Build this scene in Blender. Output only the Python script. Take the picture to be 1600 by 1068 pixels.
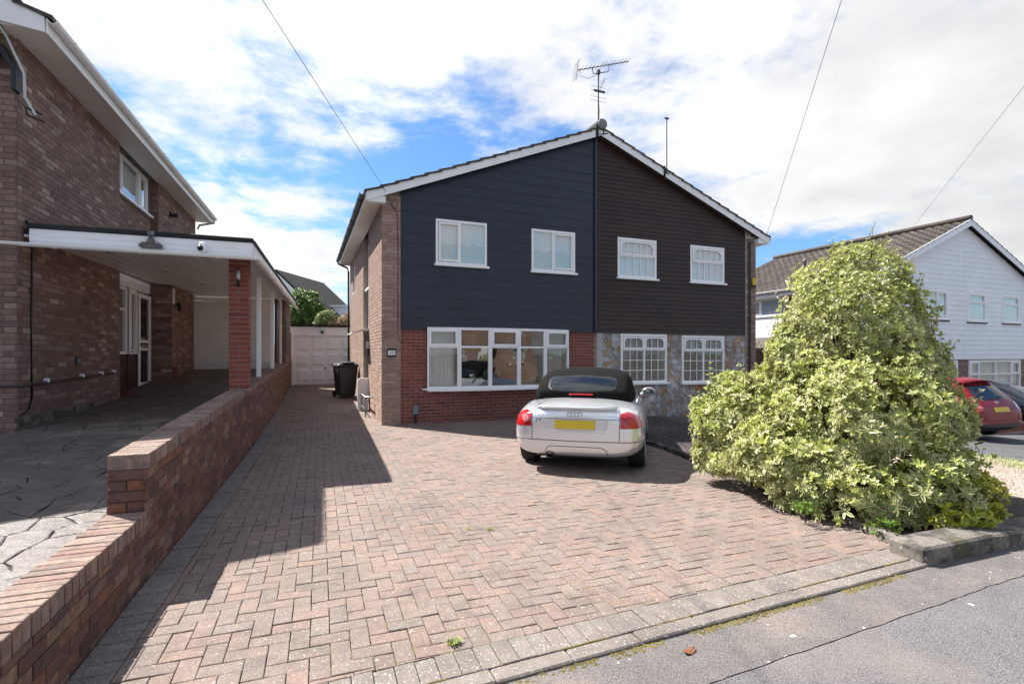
import bpy, bmesh, math, random
import numpy as np
from mathutils import Vector, Matrix, noise
from mathutils.bvhtree import BVHTree
random.seed(7)
R = math.radians
for o in list(bpy.data.objects): bpy.data.objects.remove(o)
S = bpy.context.scene
COL = S.collection
# ------------------------------------------------------------------ camera, sky, sun, exposure
CAMPOS = Vector((0, 0, 1.57)); YAW = 20.5; FPX = 803.0
cam = bpy.data.cameras.new('camera'); camo = bpy.data.objects.new('camera', cam); COL.objects.link(camo)
camo.location = CAMPOS; camo.rotation_euler = (R(90), 0, R(-YAW))
cam.sensor_width = 36; cam.lens = FPX / 1600 * 36; cam.shift_y = 19 / 1600; cam.clip_start = .05; cam.clip_end = 2000
S.camera = camo
SUN = Vector((.54, -.59, -1)).normalized()          # direction the light travels
W = bpy.data.worlds.new('World'); S.world = W; W.use_nodes = True
def world():
    nt = W.node_tree; n = nt.nodes; l = nt.links; n.clear()
    out = n.new('ShaderNodeOutputWorld'); bg = n.new('ShaderNodeBackground'); l.new(bg.outputs[0], out.inputs[0])
    sky = n.new('ShaderNodeTexSky'); sky.sky_type = 'NISHITA'; sky.sun_disc = False
    sky.sun_elevation = R(51.3); sky.sun_rotation = R(-42.5); sky.air_density = 1.15; sky.dust_density = .35; sky.ozone_density = 2.2
    bg.inputs[1].default_value = .05
    tc = n.new('ShaderNodeTexCoord'); sep = n.new('ShaderNodeSeparateXYZ'); l.new(tc.outputs['Generated'], sep.inputs[0])
    def M(op, a, b=None, c=None, cl=False):
        m = n.new('ShaderNodeMath'); m.operation = op; m.use_clamp = cl
        for i, x in enumerate((a, b, c)):
            if x is None: continue
            if isinstance(x, (int, float)): m.inputs[i].default_value = x
            else: l.new(x, m.inputs[i])
        return m.outputs[0]
    zz = M('ADD', M('MAXIMUM', sep.outputs[2], 0.0), .16)
    cmb = n.new('ShaderNodeCombineXYZ'); l.new(M('DIVIDE', sep.outputs[0], zz), cmb.inputs[0]); l.new(M('DIVIDE', sep.outputs[1], zz), cmb.inputs[1])
    def N(scale, det, rough, off, dist=0):
        mp = n.new('ShaderNodeMapping'); mp.inputs['Location'].default_value = off; l.new(cmb.outputs[0], mp.inputs[0])
        t = n.new('ShaderNodeTexNoise'); t.inputs['Scale'].default_value = scale; t.inputs['Detail'].default_value = det
        t.inputs['Roughness'].default_value = rough; t.inputs['Distortion'].default_value = dist; l.new(mp.outputs[0], t.inputs[0]); return t.outputs[0]
    big = N(.62, 2, .5, CLOUD[0]); mid = N(2.6, 9, .62, CLOUD[1], .25); fine = N(9, 6, .6, (4, 7, 1))
    s = M('ADD', M('MULTIPLY', big, 1.5), M('ADD', M('MULTIPLY', mid, .75), M('MULTIPLY', fine, .22)))
    mr = n.new('ShaderNodeMapRange'); mr.interpolation_type = 'SMOOTHSTEP'; l.new(s, mr.inputs[0]); mr.inputs[1].default_value = CLOUD[2]; mr.inputs[2].default_value = CLOUD[2] + .24
    shade = N(1.7, 5, .55, (11.3, 3.2, 0))
    cr = n.new('ShaderNodeValToRGB'); l.new(shade, cr.inputs[0])
    cr.color_ramp.elements[0].position = .36; cr.color_ramp.elements[0].color = (7.7, 7.85, 8.05, 1)
    cr.color_ramp.elements[1].position = .6; cr.color_ramp.elements[1].color = (9.8, 9.8, 9.8, 1)
    mx = n.new('ShaderNodeMix'); mx.data_type = 'RGBA'; l.new(mr.outputs[0], mx.inputs[0])
    dt = n.new('ShaderNodeVectorMath'); dt.operation = 'DOT_PRODUCT'; l.new(tc.outputs['Generated'], dt.inputs[0]); dt.inputs[1].default_value = tuple(-SUN)
    glow = M('MULTIPLY_ADD', dt.outputs['Value'], .30, .80)              # clouds scatter more light on the sun's side
    sc = n.new('ShaderNodeVectorMath'); sc.operation = 'SCALE'; l.new(cr.outputs[0], sc.inputs[0]); l.new(glow, sc.inputs[3])
    sk = n.new('ShaderNodeMix'); sk.data_type = 'RGBA'; sk.blend_type = 'MULTIPLY'; sk.inputs[0].default_value = 1; l.new(sky.outputs[0], sk.inputs[6]); sk.inputs[7].default_value = (.82, 1.15, 1.5, 1)
    l.new(sk.outputs[2], mx.inputs[6]); l.new(sc.outputs[0], mx.inputs[7]); l.new(mx.outputs[2], bg.inputs[0])
CLOUD = ((8.9, 14.4, 0), (0.4, 2.2, 0), 1.115)
world()
sun = bpy.data.lights.new('sun', 'SUN'); sun.energy = 5.0; sun.angle = R(.5); sun.color = (1, .955, .89)
suno = bpy.data.objects.new('sun', sun); COL.objects.link(suno); suno.rotation_euler = SUN.to_track_quat('-Z', 'Y').to_euler(); suno.location = (-20, 25, 40)
S.view_settings.view_transform = 'Standard'; S.view_settings.look = 'None'; S.view_settings.gamma = 1; S.view_settings.exposure = 1.28; S.view_settings.use_curve_mapping = False
S.render.engine = 'CYCLES'; S.cycles.max_bounces = 6; S.cycles.transparent_max_bounces = 12
# ------------------------------------------------------------------ helpers
th = R(YAW); FX = Vector((math.sin(th), math.cos(th))); RX = Vector((math.cos(th), -math.sin(th)))
def proj(p):
    t = p.x * FX.x + p.y * FX.y
    if t < .2: return None
    a = (p.x * RX.x + p.y * RX.y) / t
    return (800 + FPX * a, 553 - (p.z - 1.57) / t * FPX, t)
def tag(o, label=None, cat=None, group=None, kind=None):
    if label: o['label'] = label
    if cat: o['category'] = cat
    if group: o['group'] = group
    if kind: o['kind'] = kind
    return o
def empty(name, loc=(0, 0, 0), rz=0, label=None, cat=None, group=None):
    o = bpy.data.objects.new(name, None); COL.objects.link(o); o.location = loc; o.rotation_euler = (0, 0, R(rz)); o.empty_display_size = .1
    return tag(o, label, cat, group)
def frame(o): return Matrix.Translation(o.location) @ o.rotation_euler.to_matrix().to_4x4()
def link(name, me, mat=None, parent=None, M=None):
    o = bpy.data.objects.new(name, me); COL.objects.link(o)
    if mat is not None and not me.materials: me.materials.append(MT[mat] if isinstance(mat, str) else mat)
    if parent: o.parent = parent
    if M is not None: o.matrix_local = M
    return o
FRONT = Matrix(((1, 0, 0, 0), (0, 0, -1, 0), (0, 1, 0, 0), (0, 0, 0, 1)))      # local x right, y up, z out -> faces -Y
LEFTF = Matrix(((0, 0, -1, 0), (-1, 0, 0, 0), (0, 1, 0, 0), (0, 0, 0, 1)))     # faces -X
RIGHTF = Matrix(((0, 0, 1, 0), (1, 0, 0, 0), (0, 1, 0, 0), (0, 0, 0, 1)))      # faces +X
def T(x, y, z): return Matrix.Translation((x, y, z))
class MB:
    def __init__(s): s.v = []; s.f = []; s.sm = []
    def add(s, vs, fs, M=None, smooth=False):
        b = len(s.v)
        s.v += [tuple(M @ Vector(q)) for q in vs] if M is not None else [tuple(q) for q in vs]
        s.f += [[b + i for i in q] for q in fs]; s.sm += [smooth] * len(fs); return s
    def box(s, x0, x1, y0, y1, z0, z1, M=None):
        return s.add([(x0, y0, z0), (x1, y0, z0), (x1, y1, z0), (x0, y1, z0), (x0, y0, z1), (x1, y0, z1), (x1, y1, z1), (x0, y1, z1)],
                     [(3, 2, 1, 0), (4, 5, 6, 7), (0, 1, 5, 4), (1, 2, 6, 5), (2, 3, 7, 6), (3, 0, 4, 7)], M)
    def prism(s, poly, z0, z1, M=None, top=None, smooth=False):
        n = len(poly); tp = top or poly
        return s.add([(p[0], p[1], z0) for p in poly] + [(p[0], p[1], z1) for p in tp],
                     [list(range(n))[::-1], list(range(n, 2 * n))] + [(i, (i + 1) % n, n + (i + 1) % n, n + i) for i in range(n)], M, smooth)
    def tube(s, pts, r, n=8, M=None, caps=True):
        pts = [Vector(p) for p in pts]; rs = r if isinstance(r, (list, tuple)) else [r] * len(pts); vs = []; fs = []
        for i, p in enumerate(pts):
            d = (pts[min(i + 1, len(pts) - 1)] - pts[max(i - 1, 0)]).normalized()
            u = d.cross(Vector((0, 0, 1)));
            if u.length < .05: u = d.cross(Vector((0, 1, 0)))
            u.normalize(); w = d.cross(u)
            vs += [tuple(p + (u * math.cos(6.28319 * k / n) + w * math.sin(6.28319 * k / n)) * rs[i]) for k in range(n)]
        for i in range(len(pts) - 1):
            fs += [(i * n + k, i * n + (k + 1) % n, (i + 1) * n + (k + 1) % n, (i + 1) * n + k) for k in range(n)]
        s.add(vs, fs, M, True)
        if caps: s.add(vs[:n], [list(range(n))], M); s.add(vs[-n:], [list(range(n))[::-1]], M)
        return s
    def lathe(s, prof, n=24, M=None):          # prof: (r, z) about local z
        vs = [(r * math.cos(6.28319 * k / n), r * math.sin(6.28319 * k / n), z) for r, z in prof for k in range(n)]
        fs = [(i * n + k, i * n + (k + 1) % n, (i + 1) * n + (k + 1) % n, (i + 1) * n + k) for i in range(len(prof) - 1) for k in range(n)]
        return s.add(vs, fs, M, True)
    def mesh(s, name):
        me = bpy.data.meshes.new(name); me.from_pydata(s.v, [], s.f); me.polygons.foreach_set('use_smooth', s.sm); return me
    def build(s, name, mat, parent=None, bevel=0, M=None):
        me = s.mesh(name)
        bm = bmesh.new(); bm.from_mesh(me); bmesh.ops.recalc_face_normals(bm, faces=bm.faces)
        if bevel:
            es = [e for e in bm.edges if len(e.link_faces) == 2 and e.calc_face_angle(0) > .5]
            bmesh.ops.bevel(bm, geom=es, offset=bevel, segments=1, affect='EDGES', profile=.5)
        bm.to_mesh(me); bm.free()
        return link(name, me, mat, parent, M)
def clip(poly, a, b, c):                       # keep a*x+b*y <= c
    out = []
    for i in range(len(poly)):
        p, q = poly[i], poly[(i + 1) % len(poly)]; dp = a * p[0] + b * p[1] - c; dq = a * q[0] + b * q[1] - c
        if dp <= 0: out.append(p)
        if (dp < 0 < dq) or (dq < 0 < dp):
            t = dp / (dp - dq); out.append((p[0] + (q[0] - p[0]) * t, p[1] + (q[1] - p[1]) * t))
    return out
def area(p): return .5 * sum(p[i][0] * p[(i + 1) % len(p)][1] - p[(i + 1) % len(p)][0] * p[i][1] for i in range(len(p)))
def inset(p, d):
    c = (sum(q[0] for q in p) / len(p), sum(q[1] for q in p) / len(p)); out = p
    n = len(p)
    for i in range(n):
        a, b = p[i], p[(i + 1) % n]; dx, dy = b[0] - a[0], b[1] - a[1]; L = math.hypot(dx, dy)
        if L < 1e-6: continue
        nx, ny = dy / L, -dx / L
        out = clip(out, nx, ny, nx * a[0] + ny * a[1] - d)
        if len(out) < 3: return []
    return out
def voronoi(sites, x0, x1, y0, y1):
    cells = []
    for i, s in enumerate(sites):
        near = sorted((q for q in sites if q is not s), key=lambda q: (q[0] - s[0]) ** 2 + (q[1] - s[1]) ** 2)[:22]
        p = [(x0, y0), (x1, y0), (x1, y1), (x0, y1)]
        for q in near:
            a, b = q[0] - s[0], q[1] - s[1]
            p = clip(p, a, b, (q[0] ** 2 + q[1] ** 2 - s[0] ** 2 - s[1] ** 2) / 2)
            if len(p) < 3: break
        if len(p) > 2: cells.append(p)
    return cells
def jitter_sites(x0, x1, y0, y1, d, j=.42):
    out = []; ny = max(1, round((y1 - y0) / d)); nx = max(1, round((x1 - x0) / d))
    for i in range(nx):
        for k in range(ny):
            out.append((x0 + (i + .5 + random.uniform(-j, j)) * (x1 - x0) / nx, y0 + (k + .5 + random.uniform(-j, j)) * (y1 - y0) / ny))
    return out
class Pieces:                                  # many alike pieces: the largest in view become objects, the rest one joined part
    cache = {}
    def __init__(s): s.items = []
    def add(s, M, poly, z0, z1, ch=.004): s.items.append((M, poly, z0, z1, ch, None))
    def rect(s, M, w, h, z0, z1, ch=.004): s.items.append((M, ((-w / 2, -h / 2), (w / 2, -h / 2), (w / 2, h / 2), (-w / 2, h / 2)), z0, z1, ch, (round(w, 3), round(h, 3), z0, z1, ch)))
    @staticmethod
    def geo(poly, z0, z1, ch):
        poly = list(poly); top = inset(poly, ch) if ch else poly; n = len(poly)
        if ch and len(top) != n:
            c = (sum(q[0] for q in poly) / n, sum(q[1] for q in poly) / n); top = [(p[0] * .93 + c[0] * .07, p[1] * .93 + c[1] * .07) for p in poly]
        vs = [(p[0], p[1], z0) for p in poly] + [(p[0], p[1], z1 - ch * .7) for p in poly] + [(p[0], p[1], z1) for p in top]
        fs = [(i, (i + 1) % n, n + (i + 1) % n, n + i) for i in range(n)] + [(n + i, n + (i + 1) % n, 2 * n + (i + 1) % n, 2 * n + i) for i in range(n)] + [list(range(2 * n, 3 * n))]
        return vs, fs
    def emit(s, name, mat, parent, world, limit=300, stuff=None):
        sc = []
        for k, (M, poly, z0, z1, ch, key) in enumerate(s.items):
            WM = world @ M; c = WM @ Vector((sum(p[0] for p in poly) / len(poly), sum(p[1] for p in poly) / len(poly), z1)); q = proj(c); v = -1e9
            if q and -20 < q[0] < 1620 and -20 < q[1] < 1088:
                d = CAMPOS - c; v = abs(area(poly)) * max(.02, abs(d.normalized().dot((WM.to_3x3() @ Vector((0, 0, 1))).normalized()))) / d.length_squared
                if d.dot(WM.to_3x3() @ Vector((0, 0, 1))) < 0: v = -1e8
            sc.append((v, k))
        sc.sort(reverse=True); solo = [k for v, k in sc[:limit] if v > 0]; ss = set(solo); mb = MB()
        for k, (M, poly, z0, z1, ch, key) in enumerate(s.items):
            if k in ss:
                if key is not None and key + (mat,) in Pieces.cache: me = Pieces.cache[key + (mat,)]
                else:
                    vs, fs = s.geo(poly, z0, z1, ch); me = bpy.data.meshes.new(name); me.from_pydata(vs, [], fs); me.materials.append(MT[mat])
                    if key is not None: Pieces.cache[key + (mat,)] = me
                link(name, me, mat, parent, M)
            else: mb.add(*s.geo(poly, z0, z1, ch), M)
        if mb.v:
            o = link(stuff or name + '_field', mb.mesh(name), mat, parent); tag(o, kind='stuff')
def bricks(P, M, x0, x1, z0, z1, holes=(), L=.225, C=.075, J=.01, proud=.006, back=-.01, shift=0, z00=None, ztop=None):
    k = 0; z = z0 if z00 is None else z00
    while z < z1 - .012:
        a0, a1 = max(z, z0) + J / 2, min(z + C, z1) - J / 2
        if a1 - a0 > .012:
            x = x0 - (L / 2 if k % 2 else 0) - (shift % L)
            while x < x1:
                segs = [(max(x, x0) + J / 2, min(x + L, x1) - J / 2)]
                for h in holes:
                    if h[2] < a1 and h[3] > a0:
                        ns = []
                        for (p, q) in segs:
                            if h[1] <= p or h[0] >= q: ns.append((p, q)); continue
                            if p < h[0]: ns.append((p, h[0] - J / 2))
                            if q > h[1]: ns.append((h[1] + J / 2, q))
                        segs = ns
                for (p, q) in segs:
                    if q - p < .015: continue
                    top = a1
                    if ztop and ztop((p + q) / 2) < a1:
                        top = ztop((p + q) / 2)
                        if top < a0 + .02: continue
                    e = random.uniform(-.0015, .0015)
                    P.rect(M @ T((p + q) / 2, (a0 + top) / 2, e) @ Matrix.Rotation(random.uniform(-.004, .004), 4, 'Z'), q - p, top - a0, back, proud, .004)
                x += L
        z += C; k += 1
# ------------------------------------------------------------------ materials
MT = {}
def mat(name, col, rough=.6, metal=0, var=.12, scale=8, bump=0, bscale=60, piece=None, spots=None, coat=0, spec=.5, island=True, grime=None, trans=0):
    m = bpy.data.materials.new(name); MT[name] = m; m.use_nodes = True; nt = m.node_tree; n = nt.nodes; l = nt.links; b = n['Principled BSDF']
    b.inputs['Roughness'].default_value = rough; b.inputs['Metallic'].default_value = metal; b.inputs['Specular IOR Level'].default_value = spec; b.inputs['Coat Weight'].default_value = coat
    b.inputs['Coat Roughness'].default_value = .04
    tc = n.new('ShaderNodeTexCoord'); geo = n.new('ShaderNodeNewGeometry')
    def noi(sc, det=5, ro=.6, src=None):
        t = n.new('ShaderNodeTexNoise'); t.inputs['Scale'].default_value = sc; t.inputs['Detail'].default_value = det; t.inputs['Roughness'].default_value = ro
        l.new(geo.outputs['Position'] if src is None else src, t.inputs[0]); return t.outputs[0]
    def mix(kind, f, a, c2):
        x = n.new('ShaderNodeMix'); x.data_type = 'RGBA'; x.blend_type = kind
        for i, q in ((0, f), (6, a), (7, c2)):
            if hasattr(q, 'default_value') or hasattr(q, 'is_output'): l.new(q, x.inputs[i])
            elif i == 0: x.inputs[0].default_value = q
            else: x.inputs[i].default_value = (*q, 1)
        return x.outputs[2]
    def rng(src, a, b2, lo=0, hi=1):
        r = n.new('ShaderNodeMapRange'); l.new(src, r.inputs[0]); r.inputs[1].default_value = a; r.inputs[2].default_value = b2; r.inputs[3].default_value = lo; r.inputs[4].default_value = hi; return r.outputs[0]
    c = None
    if piece:
        oi = n.new('ShaderNodeObjectInfo'); ad = n.new('ShaderNodeMath'); ad.operation = 'ADD'; l.new(oi.outputs['Random'], ad.inputs[0]); l.new(geo.outputs['Random Per Island'], ad.inputs[1])
        fr = n.new('ShaderNodeMath'); fr.operation = 'FRACT'; l.new(ad.outputs[0], fr.inputs[0])
        rp = n.new('ShaderNodeValToRGB'); l.new(fr.outputs[0], rp.inputs[0]); e = rp.color_ramp.elements
        e[0].position = 0; e[0].color = (*piece[0], 1); e[1].position = 1; e[1].color = (*piece[-1], 1)
        for i, q in enumerate(piece[1:-1]): z = e.new((i + 1) / (len(piece) - 1)); z.color = (*q, 1)
        c = rp.outputs[0]
    else:
        rgb = n.new('ShaderNodeRGB'); rgb.outputs[0].default_value = (*col, 1); c = rgb.outputs[0]
    if var:
        v = rng(noi(scale), .3, .7, 1 - var, 1 + var); cm = n.new('ShaderNodeCombineColor')
        for i in range(3): l.new(v, cm.inputs[i])
        c = mix('MULTIPLY', 1.0, c, cm.outputs[0])
        v2 = rng(noi(scale * .13, 3), .3, .7, 1 - var * .8, 1 + var * .8); cm = n.new('ShaderNodeCombineColor')
        for i in range(3): l.new(v2, cm.inputs[i])
        c = mix('MULTIPLY', 1.0, c, cm.outputs[0])
    for sp in (spots or ()):                   # (colour, scale, threshold, softness, amount)
        c = mix('MIX', rng(noi(sp[1], 4, .55), sp[2], sp[2] + sp[3], 0, sp[4]), c, sp[0])
    l.new(c, b.inputs['Base Color'])
    if var: l.new(rng(noi(scale * 2.2), .3, .7, max(.02, rough - .08), min(1, rough + .08)), b.inputs['Roughness'])
    if bump:
        bp = n.new('ShaderNodeBump'); bp.inputs['Strength'].default_value = min(1, bump); bp.inputs['Distance'].default_value = .004 * max(1, bump); l.new(noi(bscale, 6, .65), bp.inputs['Height']); l.new(bp.outputs[0], b.inputs['Normal'])
    return m
mat('mortar', (.30, .26, .22), .9, var=.15, bump=.6)
mat('mortar_dark', (.13, .10, .09), .9, var=.2, bump=.6)
mat('brick_brown', None, .85, piece=[(.15, .088, .072), (.20, .122, .096), (.175, .102, .082), (.24, .155, .122), (.16, .094, .076), (.27, .19, .15), (.195, .115, .09), (.38, .295, .235)], var=.16, scale=14, bump=.7, bscale=120)
mat('brick_tan', None, .85, piece=[(.25, .16, .125), (.33, .215, .165), (.29, .18, .14), (.38, .27, .215), (.26, .165, .13)], var=.14, scale=14, bump=.7, bscale=120)
mat('brick_red', None, .8, piece=[(.19, .045, .032), (.23, .06, .042), (.16, .04, .03), (.25, .07, .05), (.20, .05, .036)], var=.14, scale=14, bump=.5, bscale=120)
mat('brick_wall', None, .85, piece=[(.15, .062, .042), (.09, .048, .04), (.185, .082, .052), (.115, .058, .045), (.24, .15, .10), (.145, .058, .04), (.20, .08, .05), (.10, .054, .045)], var=.3, scale=22, bump=1, bscale=90, spots=[((.06, .045, .045), 5, .55, .12, .6), ((.34, .28, .23), 38, .66, .06, .6)])
mat('brick_coping', None, .85, piece=[(.20, .115, .088), (.26, .18, .142), (.165, .10, .08), (.28, .21, .17), (.21, .13, .10)], var=.25, scale=22, bump=1.5, bscale=90, spots=[((.14, .115, .10), 9, .53, .1, .65), ((.12, .09, .08), 60, .58, .06, .6), ((.55, .5, .45), 45, .66, .05, .5)])
mat('paver', None, .86, piece=[(.20, .140, .116), (.188, .145, .125), (.215, .149, .123), (.172, .136, .119), (.206, .142, .116), (.193, .153, .132), (.226, .152, .122), (.196, .146, .123)], var=.17, scale=11, bump=1, bscale=140,
    spots=[((.09, .075, .066), 1.1, .54, .2, .35), ((.09, .075, .068), 4.2, .54, .16, .5), ((.10, .085, .075), 75, .54, .08, .6), ((.38, .36, .335), 85, .605, .05, .8), ((.40, .385, .36), 24, .66, .04, .75)])
mat('paver_grey', None, .88, piece=[(.175, .150, .132), (.195, .168, .149), (.158, .135, .12), (.187, .159, .141)], var=.17, scale=11, bump=1, bscale=140,
    spots=[((.085, .075, .068), 4, .54, .2, .55), ((.10, .088, .08), 75, .55, .08, .5), ((.46, .44, .41), 70, .60, .05, .8)])
mat('jointing', (.05, .042, .032), .95, var=.35, scale=6, bump=.8, spots=[((.10, .11, .03), 3.1, .55, .1, .8)])
mat('joint_brown', (.085, .066, .055), .95, var=.4, scale=30, bump=1)
mat('tarmac', (.14, .126, .121), .93, var=.18, scale=7, bump=2.2, bscale=150, spots=[((.30, .235, .20), 1.4, .48, .2, .5), ((.05, .046, .046), 130, .53, .08, .85), ((.40, .38, .365), 150, .57, .06, .8), ((.66, .65, .62), 15, .70, .02, .85), ((.09, .085, .08), .9, .58, .1, .35)])
mat('tarmac_road', (.132, .125, .126), .93, var=.15, scale=5, bump=2.2, bscale=130, spots=[((.05, .047, .05), 115, .53, .08, .85), ((.38, .37, .37), 135, .57, .06, .8), ((.62, .61, .6), 13, .71, .02, .85), ((.27, .225, .20), .8, .52, .2, .4)])
mat('concrete', (.17, .15, .13), .93, var=.25, scale=6, bump=1.2, bscale=80, spots=[((.045, .04, .035), 5, .46, .12, .85), ((.06, .055, .05), 45, .55, .06, .6), ((.40, .38, .34), 26, .62, .05, .6), ((.10, .10, .04), 2.5, .6, .1, .5)])
mat('stamped', None, .55, piece=[(.105, .088, .08), (.118, .10, .09), (.098, .083, .076), (.125, .106, .095)], var=.25, scale=9, bump=4, bscale=13, spots=[((.26, .22, .18), 2.1, .56, .15, .6)])
mat('stamped_joint', (.032, .026, .023), .9, var=.2)
mat('soil', (.05, .037, .027), .95, var=.3, scale=20, bump=2, bscale=60, spots=[((.16, .11, .07), 40, .62, .06, .7)])
mat('ground', (.10, .095, .075), .95, var=.3, scale=1.5)
mat('moss', (.13, .105, .025), .95, var=.4, scale=30, bump=2, bscale=200)
mat('navy', (.0135, .018, .032), .42, var=.16, scale=2.2, bump=.35, bscale=40)
mat('brown_board', None, .55, piece=[(.026, .011, .008), (.031, .013, .0095), (.023, .010, .0078)], var=.18, scale=6, bump=.5, bscale=60, spots=[((.09, .08, .075), 7, .74, .03, .5)])
mat('white_board', (.80, .82, .85), .5, var=.04, scale=3, bump=.15, bscale=40)
mat('upvc', (.85, .85, .85), .35, var=.035, scale=5, spots=[((.55, .53, .50), 9, .68, .12, .35)])
mat('upvc_soffit', (.70, .685, .66), .45, var=.06, scale=3)
mat('barge', (.80, .80, .80), .5, var=.06, scale=4, spots=[((.40, .38, .34), 6, .66, .1, .5)])
mat('black_plastic', (.012, .012, .013), .42, var=.2, scale=6)
mat('black_felt', (.017, .018, .02), .85, var=.3, scale=8, bump=1)
mat('roof_tile', None, .9, piece=[(.055, .05, .05), (.07, .063, .06), (.048, .044, .045), (.08, .07, .066)], var=.3, scale=9, bump=1.2, bscale=70, spots=[((.16, .15, .13), 28, .64, .07, .5)])
mat('roof_mossy', None, .9, piece=[(.065, .052, .045), (.085, .07, .06), (.055, .046, .042), (.10, .082, .07), (.07, .054, .046)], var=.3, scale=5, bump=1.2, bscale=70, spots=[((.15, .09, .045), 3.0, .58, .12, .4), ((.03, .026, .025), 6, .6, .1, .6)])
mat('stone', None, .85, piece=[(.38, .38, .39), (.31, .30, .29), (.43, .43, .43), (.25, .22, .19), (.36, .35, .35), (.40, .24, .10), (.30, .28, .26), (.45, .44, .42), (.33, .17, .07), (.38, .37, .36)], var=.3, scale=9, bump=1.5, bscale=50, spots=[((.14, .10, .075), 12, .6, .1, .5)])
mat('steel', (.42, .42, .43), .35, metal=.9, var=.08)
mat('aerial', (.10, .10, .105), .5, metal=.6, var=.1)
mat('galv', (.45, .44, .42), .4, metal=.7, var=.1)
mat('dark_metal', (.02, .02, .022), .5, metal=.3, var=.1)
mat('dark_wood', (.028, .012, .010), .5, var=.2, scale=8)
mat('step_red', (.13, .03, .025), .7, var=.2, bump=.5)
mat('curtain', (.62, .60, .56), .9, var=.05)
mat('curtain_blue', (.42, .46, .56), .9, var=.08)
mat('curtain_dim', (.30, .28, .25), .9, var=.05)
mat('blind', (.80, .82, .80), .8, var=.03)
mat('film', (.60, .68, .64), .7, var=.04)
mat('room', (.055, .05, .046), .95, var=.2)
mat('plate_white', (.78, .78, .78), .4, var=.02)
mat('black', (.01, .01, .011), .5, var=0)
mat('grey_plastic', (.17, .18, .19), .5, var=.05)
mat('mortar_pale', (.40, .39, .37), .9, var=.2, bump=.8)
mat('roof_far', (.028, .025, .024), .9, var=.25, scale=3, bump=1)
mat('pipe_dark', (.05, .043, .04), .6, var=.2)
mat('ornament', (.13, .125, .12), .85, var=.35, scale=25, bump=2, spots=[((.42, .40, .38), 18, .56, .1, .6)])
mat('silver', (.74, .755, .78), .27, metal=.62, var=0, coat=.9)
mat('silver_shaded', (.62, .63, .65), .35, metal=.6, var=0, coat=.5)
mat('fabric', (.008, .0075, .0075), .95, var=.12, scale=30, bump=.6, bscale=300, spec=.12)
mat('rubber', (.012, .012, .012), .75, var=.1)
mat('alloy', (.5, .5, .5), .35, metal=.8, var=.05)
mat('seam', (.045, .045, .048), .7, var=0)
mat('lamp_red', (.42, .008, .012), .12, var=.25, scale=30, coat=1)
mat('lamp_clear', (.50, .16, .16), .1, var=.1, coat=1)
mat('plate_yellow', (.62, .45, .015), .4, var=.06)
mat('maroon', (.20, .004, .010), .35, metal=.1, var=0, coat=.25, spec=.35)
mat('black_paint', (.012, .013, .016), .2, var=0, coat=1)
mat('bin', (.013, .013, .014), .5, var=.15, scale=10)
mat('bin_lid', (.10, .11, .14), .55, var=.1)
mat('garage_white', (.85, .85, .86), .55, var=.04, scale=2, spots=[((.6, .56, .51), 2.5, .62, .2, .3)])
mat('white_metal', (.78, .77, .75), .4, var=.04)
mat('bark', (.07, .05, .035), .9, var=.3, scale=20, bump=1.5)
mat('rock_dark', None, .9, piece=[(.05, .045, .05), (.08, .07, .075), (.11, .085, .08), (.04, .037, .04)], var=.2)
mat('rock_pink', None, .9, piece=[(.30, .225, .18), (.35, .28, .235), (.25, .19, .155), (.38, .33, .28)], var=.15)
mat('asphalt', (.085, .085, .09), .9, var=.2, scale=6, bump=1.5, bscale=90)
mat('lens', (.6, .6, .6), .15, var=0)
mat('plaque', (.09, .018, .02), .5, var=.1)
def glass(name, tint=(.96, .98, .98), refl=1.0, base=(.02, .025, .03), opac=.04):
    m = bpy.data.materials.new(name); MT[name] = m; m.use_nodes = True; nt = m.node_tree; n = nt.nodes; l = nt.links; n.clear()
    out = n.new('ShaderNodeOutputMaterial'); lw = n.new('ShaderNodeLayerWeight'); lw.inputs[0].default_value = .5; pw = n.new('ShaderNodeMath'); pw.operation = 'POWER'; l.new(lw.outputs['Facing'], pw.inputs[0]); pw.inputs[1].default_value = 5; fr = n.new('ShaderNodeMath'); fr.operation = 'MULTIPLY_ADD'; l.new(pw.outputs[0], fr.inputs[0]); fr.inputs[1].default_value = .92; fr.inputs[2].default_value = .08
    tr = n.new('ShaderNodeBsdfTransparent'); tr.inputs[0].default_value = (*tint, 1); gl = n.new('ShaderNodeBsdfGlossy'); gl.inputs['Roughness'].default_value = .01; gl.inputs[0].default_value = (refl, refl, refl, 1)
    df = n.new('ShaderNodeBsdfDiffuse'); df.inputs[0].default_value = (*base, 1)
    a = n.new('ShaderNodeMixShader'); a.inputs[0].default_value = opac; l.new(tr.outputs[0], a.inputs[1]); l.new(df.outputs[0], a.inputs[2])
    b = n.new('ShaderNodeMixShader'); l.new(fr.outputs[0], b.inputs[0]); l.new(a.outputs[0], b.inputs[1]); l.new(gl.outputs[0], b.inputs[2]); l.new(b.outputs[0], out.inputs[0])
    nz = n.new('ShaderNodeTexNoise'); nz.inputs['Scale'].default_value = 2.2; g = n.new('ShaderNodeNewGeometry'); l.new(g.outputs['Position'], nz.inputs[0])
    bp = n.new('ShaderNodeBump'); bp.inputs['Strength'].default_value = .25; bp.inputs['Distance'].default_value = .012; l.new(nz.outputs[0], bp.inputs['Height']); l.new(bp.outputs[0], gl.inputs['Normal'])
    return m
glass('glass'); glass('glass_dark', tint=(.35, .38, .40), opac=.5); glass('glass_car', tint=(.45, .5, .52), opac=.15)
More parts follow.
